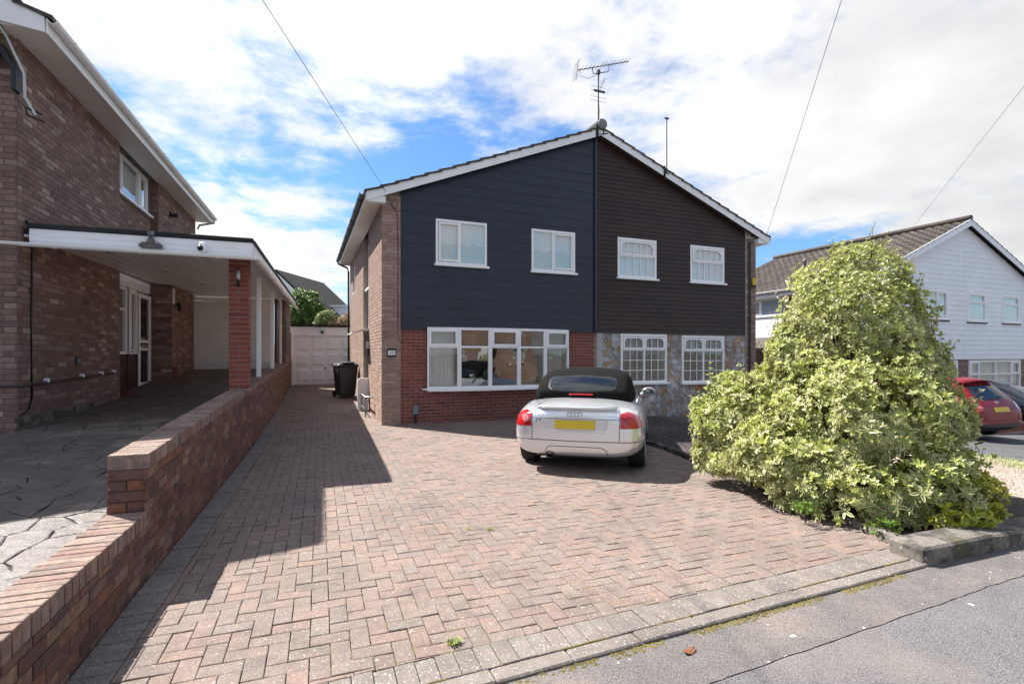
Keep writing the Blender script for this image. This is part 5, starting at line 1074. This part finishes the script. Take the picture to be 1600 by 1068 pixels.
# ------------------------------------------------------------------ bin, handrail
bn = empty('wheelie_bin', (.72, 16.3, gz(.7, 16.3)), 12, 'black wheelie bin beside the side door with stuff on its lid', 'bin')
mb = MB(); mb.prism([(-.23, -.27), (.23, -.27), (.23, .27), (-.23, .27)], .06, .95, None, top=[(-.29, -.35), (.29, -.35), (.29, .35), (-.29, .35)]); body = mb.build('body', 'bin', bn, .03)
MB().box(-.31, .31, -.37, .37, .93, .97).build('rim', 'bin', body, .01)
mb = MB(); mb.prism([(-.31, -.38), (.31, -.38), (.31, .36), (-.31, .36)], .975, 1.03, None, top=[(-.26, -.30), (.26, -.30), (.26, .30), (-.26, .30)]); lid = mb.build('lid', 'bin', bn, .015)
MB().tube([(-.24, .38, .98), (-.24, .45, 1.0), (.24, .45, 1.0), (.24, .38, .98)], .016, 8).build('handle', 'bin', bn)
for sx in (-1, 1): MB().lathe([(0, -.03), (.1, -.03), (.1, .03), (0, .03)], 18, T(sx * .26, .27, .1) @ Matrix.Rotation(R(90), 4, 'Y')).build('wheel', 'rubber', bn)
pa = MB().box(-.2, .16, -.26, -.02, 0, .03).box(-.05, .22, -.1, .12, .005, .045); pa.build('x', 'bin_lid', None, .008).name = 'paper_bundle'; pb = bpy.data.objects['paper_bundle']; pb.location = (.74, 16.2, gz(.7, 16.3) + 1.035); pb.rotation_euler = (0, 0, .3); tag(pb, 'pale folded sheets lying on the lid of the black wheelie bin', 'papers')
hr = empty('door_step_unit', HO, HR, 'white rounded side panel with grey handrail outside the side door', 'handrail')
pr = [(-.28, .08), (-.02, .08), (-.02, .96)] + [(-.28 + .08 - .08 * math.sin(k * math.pi / 12), .88 + .08 * math.cos(k * math.pi / 12)) for k in range(7)]
MB().prism(pr, -2.42, -2.35, FRONT).build('side_panel', 'upvc', hr, .004); MB().box(-.4, -.012, 2.44, 3.7, -.0, .16).build('step', 'concrete', hr, .01)
for y in (2.2, 1.3): MB().tube([(-.2, y, .0), (-.2, y, .56)], .02, 8).build('rail_post', 'steel', hr)
MB().tube([(-.2, 2.36, .56), (-.2, 1.25, .56), (-.03, 1.2, .56)], .02, 8).tube([(-.2, 2.2, .28), (-.2, 1.3, .28)], .013, 8).build('rail', 'steel', hr)
# ------------------------------------------------------------------ overhead wires
def wire(a, b, ext, label, sag=.12, r=.0045):
    a = Vector(a); b = Vector(b); e = a + (b - a) * ext; n = 24; mb = MB(); mb.tube([a.lerp(e, k / n) - Vector((0, 0, sag * 4 * (k / n) * (1 - k / n))) for k in range(n + 1)], r, 5); tag(mb.build('overhead_wire', 'black_plastic'), label, 'wire', 'overhead telephone wires')
wire(HW @ Vector((.05, -.18, 5.0)), at(410, 0, 6), 2.2, 'overhead wire running from the left eave of the navy house to the top left', .0)
wire(HW @ Vector((XR + .2, -.18, 4.95)), at(1315, 0, 8), 1.8, 'overhead wire rising from the right eave of the brown house', .0)
wire(at(1430, 350, 21), at(1600, 135, 12), 2, 'overhead wire rising from the white house roof to the right edge', .0)
# ------------------------------------------------------------------ houses across the street, mirrored in the windows
for i, (x, lab) in enumerate(((3.5, 'brick house across the street, mirrored in the bow window'), (15.5, 'brick house across the street, mirrored in the stone faced house windows'))):
    oh = empty('opposite_house', (x + 10, -17, 0), 180, lab, 'house', None); mb = MB(); panel(mb, FRONT, 0, 10, -1, 5, [(1, 3.6, .7, 2.1), (6.4, 9, .7, 2.1), (1.2, 3.2, 3.3, 4.5), (6.8, 8.8, 3.3, 4.5), (4.6, 5.5, 0, 2.1)], .2); mb.prism([(0, 5), (10, 5), (5, 7.3)], -.2, 0, FRONT); mb.box(0, .2, .2, 8, -1, 5); mb.box(9.8, 10, .2, 8, -1, 5); mb.build('wall', 'brick_tan', oh)
    for sg in (-1, 1): MB().prism([(5, 7.3), (5 + sg * 5.4, 4.8), (5 + sg * 5.4, 4.95), (5, 7.5)], -8.3, .3, FRONT).build('roof', 'roof_tile', oh)
    room(oh, .3, 9.7, .3, 3, 0, 4.8)
    for a, b, c, d in ((1, 3.6, .7, 2.1), (6.4, 9, .7, 2.1), (1.2, 3.2, 3.3, 4.5), (6.8, 8.8, 3.3, 4.5)): window(oh, FRONT @ T(a, c, 0), b - a, d - c, [(.5, [(1, False)]), (.5, [(1, False)])]); curtain(oh, FRONT, a, b, c, d, -.2, 'curtain', 8, .03)
    MB().box(4.6, 5.5, .1, .15, 0, 2.1).build('door', 'upvc', oh)
# ------------------------------------------------------------------ cars
def loft(stations):
    vs = []; fs = []; n = len(stations[0][1]); rn = 2 * n - 2
    for y, pr in stations:
        vs += [(x, y, z) for x, z in pr] + [(-x, y, z) for x, z in pr[-2:0:-1]]
    for s in range(len(stations) - 1):
        fs += [(s * rn + i, s * rn + (i + 1) % rn, (s + 1) * rn + (i + 1) % rn, (s + 1) * rn + i) for i in range(rn)]
    for s, rev in ((0, False), (len(stations) - 1, True)):     # caps as strips so the ends stay smooth quads
        o = s * rn
        for i in range(n - 1):
            a, b = o + i, o + i + 1; c, d = o + (rn - i - 1) % rn if i + 1 < n - 1 else o + i + 1, o + (rn - i) % rn if i else o
            q = [a, b, c, d]; u = []
            for k in q:
                if k not in u: u.append(k)
            if len(u) > 2: fs.append(u[::-1] if rev else u)
    return vs, fs
def body(name, parent, stations, mat_, arches=(), level=2):
    vs, fs = loft(stations); me = bpy.data.meshes.new(name); me.from_pydata(vs, [], fs); bm = bmesh.new(); bm.from_mesh(me); bmesh.ops.recalc_face_normals(bm, faces=bm.faces); bm.to_mesh(me); bm.free()
    o = bpy.data.objects.new('tmp', me); COL.objects.link(o); m = o.modifiers.new('s', 'SUBSURF'); m.levels = level; m.render_levels = level; tmp = []
    for (y, z, r) in arches:
        for sx in (-1, 1):
            c = MB(); c.lathe([(0, -.2), (r, -.2), (r, .2), (0, .2)], 40, T(sx * .93, y, z) @ Matrix.Rotation(R(90), 4, 'Y')); cm = c.mesh('c'); b2 = bmesh.new(); b2.from_mesh(cm); bmesh.ops.remove_doubles(b2, verts=b2.verts, dist=1e-5); bmesh.ops.recalc_face_normals(b2, faces=b2.faces); b2.to_mesh(cm); b2.free()
            co = bpy.data.objects.new('tmpc', cm); COL.objects.link(co); tmp.append(co); b = o.modifiers.new('b', 'BOOLEAN'); b.operation = 'DIFFERENCE'; b.object = co; b.solver = 'EXACT'
    dg = bpy.context.evaluated_depsgraph_get(); fm = bpy.data.meshes.new_from_object(o.evaluated_get(dg)); fm.name = name
    for t in tmp: bpy.data.objects.remove(t)
    bpy.data.objects.remove(o); fm.materials.clear(); fm.polygons.foreach_set('use_smooth', [True] * len(fm.polygons))
    try: fm.set_sharp_from_angle(angle=R(50))
    except Exception: pass
    r_ = link(name, fm, mat_, parent); bv = BVHTree.FromPolygons([v.co.copy() for v in fm.vertices], [list(p.vertices) for p in fm.polygons]); return r_, bv
def hit(bv, x, z, ang=0, y0=-4):
    d = Vector((-math.sin(ang), math.cos(ang), 0)); r = Vector((math.cos(ang), math.sin(ang), 0)); o = r * x + Vector((0, 0, z)) - d * 4 + (Vector((0, .6, 0)) if ang else Vector((0, 0, 0)))
    h = bv.ray_cast(o, d, 12); return (h[0], h[1] if h[1].dot(d) < 0 else -h[1]) if h[0] else (None, None)
def convex_rows(poly, nz):
    z0 = min(p[1] for p in poly); z1 = max(p[1] for p in poly); rows = []
    for k in range(nz + 1):
        z = z0 + (z1 - z0) * (k / nz * .996 + .002); xs = []
        for i in range(len(poly)):
            (xa, za), (xb, zb_) = poly[i], poly[(i + 1) % len(poly)]
            if (za - z) * (zb_ - z) <= 0 and za != zb_: xs.append(xa + (xb - xa) * (z - za) / (zb_ - za))
        rows.append((z, min(xs), max(xs)))
    return rows
def patch(parent, name, bv, poly, mat_, ang=0, off=.004, nx=14, nz=8, thick=.0):
    vs = []; ok = []
    for z, a, b in convex_rows(poly, nz):
        for i in range(nx + 1):
            p, nrm = hit(bv, a + (b - a) * i / nx, z, ang); ok.append(p is not None); vs.append(p + nrm * off if p is not None else Vector((0, 0, 0)))
    fs = [(j * (nx + 1) + i, j * (nx + 1) + i + 1, (j + 1) * (nx + 1) + i + 1, (j + 1) * (nx + 1) + i) for j in range(nz) for i in range(nx)]; fs = [f for f in fs if all(ok[k] for k in f)]
    me = bpy.data.meshes.new(name); me.from_pydata([tuple(v) for v in vs], [], fs); me.polygons.foreach_set('use_smooth', [True] * len(fs)); o = link(name, me, mat_, parent)
    if thick: s = o.modifiers.new('t', 'SOLIDIFY'); s.thickness = thick; s.offset = 0
    return o
def seam(parent, bv, pts, ang=0, r=.0035, mat_='seam', name='panel_gap', off=.0):
    out = []
    for (a, b), (c, d) in zip(pts, pts[1:]):
        n = max(2, int(math.hypot(c - a, d - b) / .03))
        for k in range(n + 1):
            p, nr = hit(bv, a + (c - a) * k / n, b + (d - b) * k / n, ang)
            if p is not None and (not out or (p - out[-1]).length > .004): out.append(p + nr * off)
    if len(out) > 1: return MB().tube(out, r, 6).build(name, mat_, parent)
def oval(cx, cz, rx, rz, n=24, e=.6):
    return [(cx + rx * math.copysign(abs(math.cos(6.2832 * k / n)) ** e, math.cos(6.2832 * k / n)), cz + rz * math.copysign(abs(math.sin(6.2832 * k / n)) ** e, math.sin(6.2832 * k / n))) for k in range(n)]
def wheel(parent, x, y, r, w, sx):
    M = T(x, y, r) @ Matrix.Rotation(R(90), 4, 'Y'); h = w / 2
    wo = MB().lathe([(r * .66, -h), (r * .92, -h), (r * .985, -h * .8), (r, -h * .5), (r, h * .5), (r * .985, h * .8), (r * .92, h), (r * .66, h)], 36, M).build('wheel', 'rubber', parent)
    mb = MB(); s = sx * h; mb.lathe([(r * .66, s), (r * .66, s * .3), (.02, s * .3)], 30, M)
    for k in range(6):
        Mk = M @ Matrix.Rotation(6.2832 * k / 6, 4, 'Z'); mb.box(.03, r * .66, -.03, .03, min(s * .55, s * .85), max(s * .55, s * .85), Mk)
    mb.lathe([(0, s * .9), (.05, s * .88), (.06, s * .5)], 16, M); mb.build('rim', 'alloy', wo)
# ---- silver convertible
hd = R(-38); cl = Vector((3.08, 5.93))
tt = empty('convertible_car', (cl.x, cl.y, .0), -36, 'silver convertible with black fabric roof parked on the drive', 'car')
def st(y, zb_, wb, w1, z1, w2, z2, w3, z3, w4, z4, w5, z5, z6): return (y, [(0, zb_), (wb, zb_), (w1, z1), (w2, z2), (w3, z3), (w4, z4), (w5, z5), (0, z6)])
ST = [st(.00, .36, .40, .56, .42, .60, .52, .60, .64, .56, .72, .38, .77, .785), st(.03, .26, .58, .72, .34, .765, .50, .75, .64, .69, .755, .50, .835, .855), st(.14, .22, .66, .81, .31, .85, .50, .84, .66, .775, .795, .57, .885, .915),
      st(.38, .20, .70, .87, .30, .90, .50, .89, .68, .82, .84, .60, .925, .955), st(.75, .18, .72, .90, .28, .915, .50, .905, .70, .84, .865, .64, .955, .985), st(1.15, .17, .72, .89, .27, .90, .50, .89, .70, .82, .86, .66, .94, .97),
      st(1.7, .17, .72, .86, .26, .88, .50, .87, .70, .80, .86, .68, .92, .93), st(2.4, .17, .72, .86, .26, .88, .50, .87, .70, .80, .86, .66, .91, .93), st(2.85, .18, .72, .89, .28, .905, .50, .885, .68, .79, .82, .56, .89, .92),
      st(3.3, .2, .70, .89, .30, .90, .5, .87, .66, .74, .77, .5, .83, .86), st(3.7, .22, .64, .81, .32, .83, .48, .79, .62, .64, .70, .42, .75, .77), st(3.96, .26, .5, .62, .34, .64, .46, .6, .57, .5, .63, .32, .67, .68), st(4.04, .34, .3, .42, .40, .44, .47, .42, .53, .36, .57, .22, .60, .605)]
ST = [(y, [(x * .98, z) for x, z in pr]) for y, pr in ST]
bo, bv = body('body', tt, ST, 'silver', [(.82, .30, .345), (3.24, .30, .345)], 3)
MB().box(-.62, .62, .5, 3.5, .14, .26).build('underbody', 'black_plastic', tt)
TS = [(.60, [(0, .80), (.68, .80), (.70, .90), (.68, .975), (.58, 1.02), (0, 1.04)]), (.66, [(0, .80), (.72, .80), (.735, .92), (.71, 1.04), (.60, 1.12), (0, 1.15)]), (.92, [(0, .8), (.755, .8), (.765, .94), (.72, 1.17), (.61, 1.29), (0, 1.325)]),
      (1.15, [(0, .8), (.765, .8), (.775, .94), (.715, 1.22), (.615, 1.355), (0, 1.385)]), (1.35, [(0, .8), (.765, .8), (.775, .94), (.715, 1.23), (.61, 1.365), (0, 1.395)]), (1.8, [(0, .8), (.76, .8), (.77, .93), (.70, 1.19), (.58, 1.35), (0, 1.39)]), (2.2, [(0, .8), (.76, .8), (.77, .92), (.68, 1.12), (.53, 1.28), (0, 1.325)]), (2.28, [(0, .82), (.72, .82), (.73, .92), (.65, 1.10), (.5, 1.25), (0, 1.295)])]
TS = [(y, [(x * .93, z if z < 1.0 else 1.0 + (z - 1.0) * .955) for x, z in pr]) for y, pr in TS]
to, bt = body('soft_top', tt, TS, 'fabric', level=3)
WSx = [(2.2, [(0, .8), (.70, .8), (.72, .92), (.655, 1.09), (.5, 1.24), (0, 1.285)]), (2.5, [(0, .8), (.70, .8), (.715, .9), (.66, 1.0), (.54, 1.09), (0, 1.125)]), (2.95, [(0, .78), (.66, .78), (.66, .84), (.62, .86), (.5, .89), (0, .91)])]
body('windscreen', tt, WSx, 'glass_dark', level=2)
rw = patch(tt, 'rear_window', bt, oval(0, 1.148, .465, .10, 28, .5), 'glass_car', off=.006, nx=22, nz=10); patch(tt, 'rear_window_seal', bt, oval(0, 1.148, .485, .115, 28, .5), 'black_plastic', off=.003, nx=22, nz=10)
for s in (-1, 1):
    def sidepatch(name, pts, mat_, off):
        rows = convex_rows(pts, 6); vs = []; n = 12
        for z, a, b in rows:
            for i in range(n + 1):
                h = bt.ray_cast(Vector((s * 3, a + (b - a) * i / n, z)), Vector((-s, 0, 0)), 6); vs.append(tuple((h[0] or Vector((s * .7, a, z))) + Vector((s * off, 0, 0))))
        me = bpy.data.meshes.new(name); me.from_pydata(vs, [], [(j * (n + 1) + i, j * (n + 1) + i + 1, (j + 1) * (n + 1) + i + 1, (j + 1) * (n + 1) + i) for j in range(6) for i in range(n)]); link(name, me, mat_, tt)
    sidepatch('side_window', [(1.35, .93), (2.3, .93), (2.15, 1.10), (1.5, 1.17), (1.38, 1.12)], 'glass_dark', .006)
    wheel(tt, s * .755, .82, .312, .225, s); wheel(tt, s * .755, 3.24, .312, .225, s)
    # tail lamp wrapping round the corner
    lp = patch(tt, 'tail_lamp', bv, [(s * q[0], q[1]) for q in ((.575, .625), (.575, .815), (.66, .825), (.74, .80), (.80, .755), (.835, .69), (.835, .645), (.80, .625))], 'lamp_red', off=.006, nx=16, nz=10)
    patch(lp, 'lamp_lens', bv, oval(s * .66, .725, .05, .045, 16, 1), 'lamp_clear' if s < 0 else 'lamp_amber' if 'lamp_amber' in MT else 'lamp_red', off=.009, nx=8, nz=6)
    mi = MB(); mi.lathe([(math.sin(math.pi * k / 8) * .095, -math.cos(math.pi * k / 8) * .07) for k in range(9)], 16, T(s * .90, 2.22, .955) @ Matrix.Diagonal((1.15, .75, 1, 1))); mo = mi.build('mirror', 'silver', tt)
    MB().lathe([(0, 0), (.085, 0), (.09, .012)], 20, T(s * .90, 2.15, .955) @ Matrix.Rotation(R(90), 4, 'X') @ Matrix.Diagonal((1.08, .72, 1, 1))).build('mirror_glass', 'glass_dark', mo); MB().tube([(s * .86, 2.22, .94), (s * .78, 2.26, .90)], .028, 8).build('mirror_arm', 'silver', mo)
    seam(tt, bv, [(s * .565, .46), (s * .565, .86)], r=.0045); seam(tt, bv, [(s * .45, .93), (s * .565, .86)], r=.004)
seam(tt, bv, [(-.86, .455), (0, .445), (.86, .455)], r=.0055); seam(tt, bv, [(-.565, .735), (.565, .735)], r=.0035)
seam(tt, bv, [(-.40, .235), (-.375, .34), (-.33, .375), (.33, .375), (.40, .34), (.44, .22)], r=.005)
patch(tt, 'plate_recess_shade', bv, [(-.40, .60), (-.42, .725), (.42, .725), (.40, .60), (.36, .575), (-.36, .575)], 'silver_shaded', off=.003, nx=18, nz=6)  # shade of the plate recess painted as a darker body silver, no real hollow
seam(tt, bv, [(-.42, .725), (-.40, .60), (-.36, .572), (.36, .572), (.40, .60), (.42, .725)], r=.009, mat_='silver', name='plate_surround'); p, _ = hit(bv, 0, .66); pm = T(0, p.y - .016, .662) @ Matrix.Rotation(R(90 - 6), 4, 'X'); MB().box(-.26, .26, -.055, .055, 0, .006, pm).build('number_plate', 'plate_yellow', tt, .004)
# spoiler lip
mb = MB(); n = 18; vs = []
for k in range(n + 1):
    t = k / n * 2 - 1; x = t * .53; p, _ = hit(bv, x, .845); e = 1 - abs(t) ** 6; y = p.y if p else .1
    vs += [(x, y + .09, .885 + .01 * e), (x, y - .055 * e, .882 + .012 * e), (x, y - .06 * e, .862 + .01 * e), (x, y + .02, .835)]
mb.add(vs, [(4 * k + i, 4 * k + (i + 1) % 4, 4 * k + 4 + (i + 1) % 4, 4 * k + 4 + i) for k in range(n) for i in range(4)] + [(0, 1, 2, 3), (4 * n + 3, 4 * n + 2, 4 * n + 1, 4 * n)], None, True); mb.build('spoiler', 'silver', tt, 0)
p, _ = hit(bt, 0, 1.0); MB().box(-.17, .17, p.y - .03, p.y + .06, .995, 1.018).build('brake_lamp', 'lamp_red', tt, .006)
for k in range(4):
    x = -.072 + k * .048; p, nr = hit(bv, x, .79); M = T(*(p + nr * .004)) @ nr.to_track_quat('Z', 'Y').to_matrix().to_4x4(); MB().lathe([(.026 + .0045 * math.cos(q), .0045 * math.sin(q)) for q in [6.2832 * i / 8 for i in range(9)]], 24, M).build('emblem_ring', 'steel', tt)
p, nr = hit(bv, -.487, .70); text('badge', 'TT', .058, T(*(p + nr * .003)) @ Matrix.Rotation(R(90), 4, 'X'), 'aerial', tt, .003, 1.25, .2)
MB().lathe([(.045, 0), (.05, -.03), (.05, -.10), (.042, -.10), (.04, .05), (0, .05)], 22, T(-.33, .12, .255) @ Matrix.Rotation(R(-90), 4, 'X')).build('exhaust', 'dark_metal', tt)
MB().tube([(-.60, .62, .96), (-.60, .60, 1.02), (-.60, .55, 1.22)], [.012, .006, .003], 6).build('antenna', 'black_plastic', tt)
# ---- hatchbacks
def hs(y, zb_, w0, w1, z1, w2, z2, w3, z3, w4, z4, w5, z5, z6): return (y, [(0, zb_), (w0, zb_), (w1, z1), (w2, z2), (w3, z3), (w4, z4), (w5, z5), (0, z6)])
HS = [hs(.0, .34, .5, .68, .42, .72, .52, .70, .62, .60, .66, .40, .68, .69), hs(.05, .26, .68, .82, .36, .86, .52, .84, .66, .74, .76, .55, .82, .84), hs(.20, .22, .74, .89, .34, .92, .55, .90, .78, .84, .93, .64, 1.0, 1.02), hs(.36, .2, .74, .91, .32, .94, .58, .92, .88, .83, 1.06, .62, 1.18, 1.21),
      hs(.56, .2, .74, .92, .32, .945, .6, .93, .92, .80, 1.20, .62, 1.40, 1.44), hs(.75, .2, .74, .92, .32, .945, .6, .93, .93, .80, 1.24, .62, 1.46, 1.50), hs(1.6, .2, .74, .90, .3, .93, .6, .92, .93, .81, 1.26, .63, 1.49, 1.54), hs(2.4, .2, .74, .90, .3, .93, .6, .91, .91, .79, 1.22, .6, 1.43, 1.48),
      hs(2.95, .2, .74, .91, .3, .93, .6, .90, .88, .80, 1.02, .62, 1.10, 1.15), hs(3.3, .2, .74, .92, .3, .93, .58, .88, .82, .76, .93, .5, .98, 1.0), hs(4.0, .22, .68, .84, .32, .85, .52, .80, .72, .66, .80, .4, .84, .85), hs(4.3, .3, .5, .62, .38, .64, .48, .60, .58, .5, .64, .3, .66, .67)]
def hatch(loc, rz, paint, label, rear=True):
    c = empty('hatchback_car', loc, rz, label, 'car'); b_, bv = body('body', c, HS, paint, [(.80, .31, .345), (3.45, .31, .345)], 2)
    patch(c, 'rear_window', bv, [(-.60, 1.02), (-.52, 1.32), (.52, 1.32), (.60, 1.02), (.5, .985), (-.5, .985)], 'glass_dark', off=.005, nx=18, nz=8)
    mb = MB(); mb.box(-.60, .60, .42, .95, 1.455, 1.475); mb.v = [(x, y, z - .10 * (abs(x) / .6) ** 3) for x, y, z in mb.v]
    n = 12; vs = []
    for k in range(n + 1): t = k / n * 2 - 1; vs += [(t * .6, .42 + .06 * t * t, 1.43 - .06 * t * t), (t * .6, .42 + .06 * t * t, 1.455 - .06 * t * t), (t * .62, .85, 1.51 - .07 * t * t), (t * .62, .85, 1.47 - .07 * t * t)]
    MB().add(vs, [(4 * k + i, 4 * k + (i + 1) % 4, 4 * k + 4 + (i + 1) % 4, 4 * k + 4 + i) for k in range(n) for i in range(4)] + [(0, 1, 2, 3), (4 * n + 3, 4 * n + 2, 4 * n + 1, 4 * n)], None, True).build('roof_spoiler', paint, c)
    patch(c, 'lower_bumper', bv, [(-.80, .26), (-.88, .42), (.88, .42), (.80, .26)], 'black_plastic', off=.006, nx=18, nz=4)
    for s in (-1, 1):
        lp = patch(c, 'tail_lamp', bv, [(s * .56, .80), (s * .66, .93), (s * .84, .95), (s * .90, .90), (s * .90, .74), (s * .80, .70)], 'lamp_red', off=.006, nx=10, nz=8); patch(lp, 'lamp_lens', bv, [(s * .62, .80), (s * .64, .85), (s * .86, .86), (s * .86, .80)], 'lamp_clear', off=.009, nx=8, nz=3)
        patch(c, 'reflector', bv, [(s * .60, .44), (s * .60, .475), (s * .82, .475), (s * .82, .44)], 'lamp_red', off=.005, nx=6, nz=2)
        for nm, pts in (('side_window', [(.70, 1.0), (1.45, 1.0), (1.45, 1.40), (1.0, 1.38)]), ('side_window', [(1.52, 1.0), (2.75, 1.0), (2.35, 1.36), (1.52, 1.42)])):
            vs = []; n = 12
            for z, a, b in convex_rows(pts, 6):
                for i in range(n + 1): h = bv.ray_cast(Vector((s * 3, a + (b - a) * i / n, z)), Vector((-s, 0, 0)), 6); vs.append(tuple((h[0] or Vector((s * .7, a, z))) + Vector((s * .006, 0, 0))))
            me = bpy.data.meshes.new(nm); me.from_pydata(vs, [], [(j * (n + 1) + i, j * (n + 1) + i + 1, (j + 1) * (n + 1) + i + 1, (j + 1) * (n + 1) + i) for j in range(6) for i in range(n)]); link(nm, me, 'glass_dark', c)
        wheel(c, s * .80, .80, .315, .21, s); wheel(c, s * .80, 3.45, .315, .21, s)
        mi = MB(); mi.lathe([(math.sin(math.pi * k / 8) * .10, -math.cos(math.pi * k / 8) * .08) for k in range(9)], 14, T(s * 1.0, 2.72, 1.02)); mi.tube([(s * .9, 2.75, 1.0), (s * .8, 2.8, .97)], .03, 6); mi.build('mirror', paint, c)
    # windscreen from the front
    vs = []
    for z, a, b in convex_rows([(-.66, 1.0), (-.52, 1.38), (.52, 1.38), (.66, 1.0)], 8):
        for i in range(13): h = bv.ray_cast(Vector((a + (b - a) * i / 12, 8, z)), Vector((0, -1, 0)), 12); vs.append(tuple((h[0] or Vector((0, 3, z))) + Vector((0, .005, .004))))
    me = bpy.data.meshes.new('windscreen'); me.from_pydata(vs, [], [(j * 13 + i, j * 13 + i + 1, (j + 1) * 13 + i + 1, (j + 1) * 13 + i) for j in range(8) for i in range(12)]); link('windscreen', me, 'glass_dark', c)
    seam(c, bv, [(-.62, .68), (-.60, .50), (.60, .50), (.62, .68)], r=.005); seam(c, bv, [(-.90, .60), (-.62, .62)], r=.004)
    p, nr = hit(bv, 0, .76)
    if p: MB().box(-.26, .26, -.055, .055, 0, .008, T(*(p + Vector((0, -.006, 0)))) @ nr.to_track_quat('Z', 'Y').to_matrix().to_4x4()).build('number_plate', 'plate_yellow', c, .003)
    p, nr = hit(bv, 0, .93)
    if p: MB().lathe([(0, .012), (.05, .008), (.06, 0)], 18, T(*p) @ nr.to_track_quat('Z', 'Y').to_matrix().to_4x4() @ Matrix.Diagonal((1.1, .6, 1, 1))).build('emblem', 'steel', c)
    p, nr = hit(bv, 0, 1.03)
    if p: MB().tube([(0, p.y - .02, 1.02), (.15, p.y - .01, 1.05), (.32, p.y + .0, 1.06)], .012, 6).box(-.05, .05, p.y - .04, p.y + .03, .99, 1.03).build('wiper', 'black_plastic', c, 0)
    return c
hatch((15.42, 7.45, gz(15.4, 9) + .02), -2, 'maroon', 'maroon hatchback seen from behind at the right edge past the shrub')
hatch((20.4, 12.2, gz(20, 10) + .02), 182, 'black_paint', 'black car partly in view beyond the maroon hatchback')
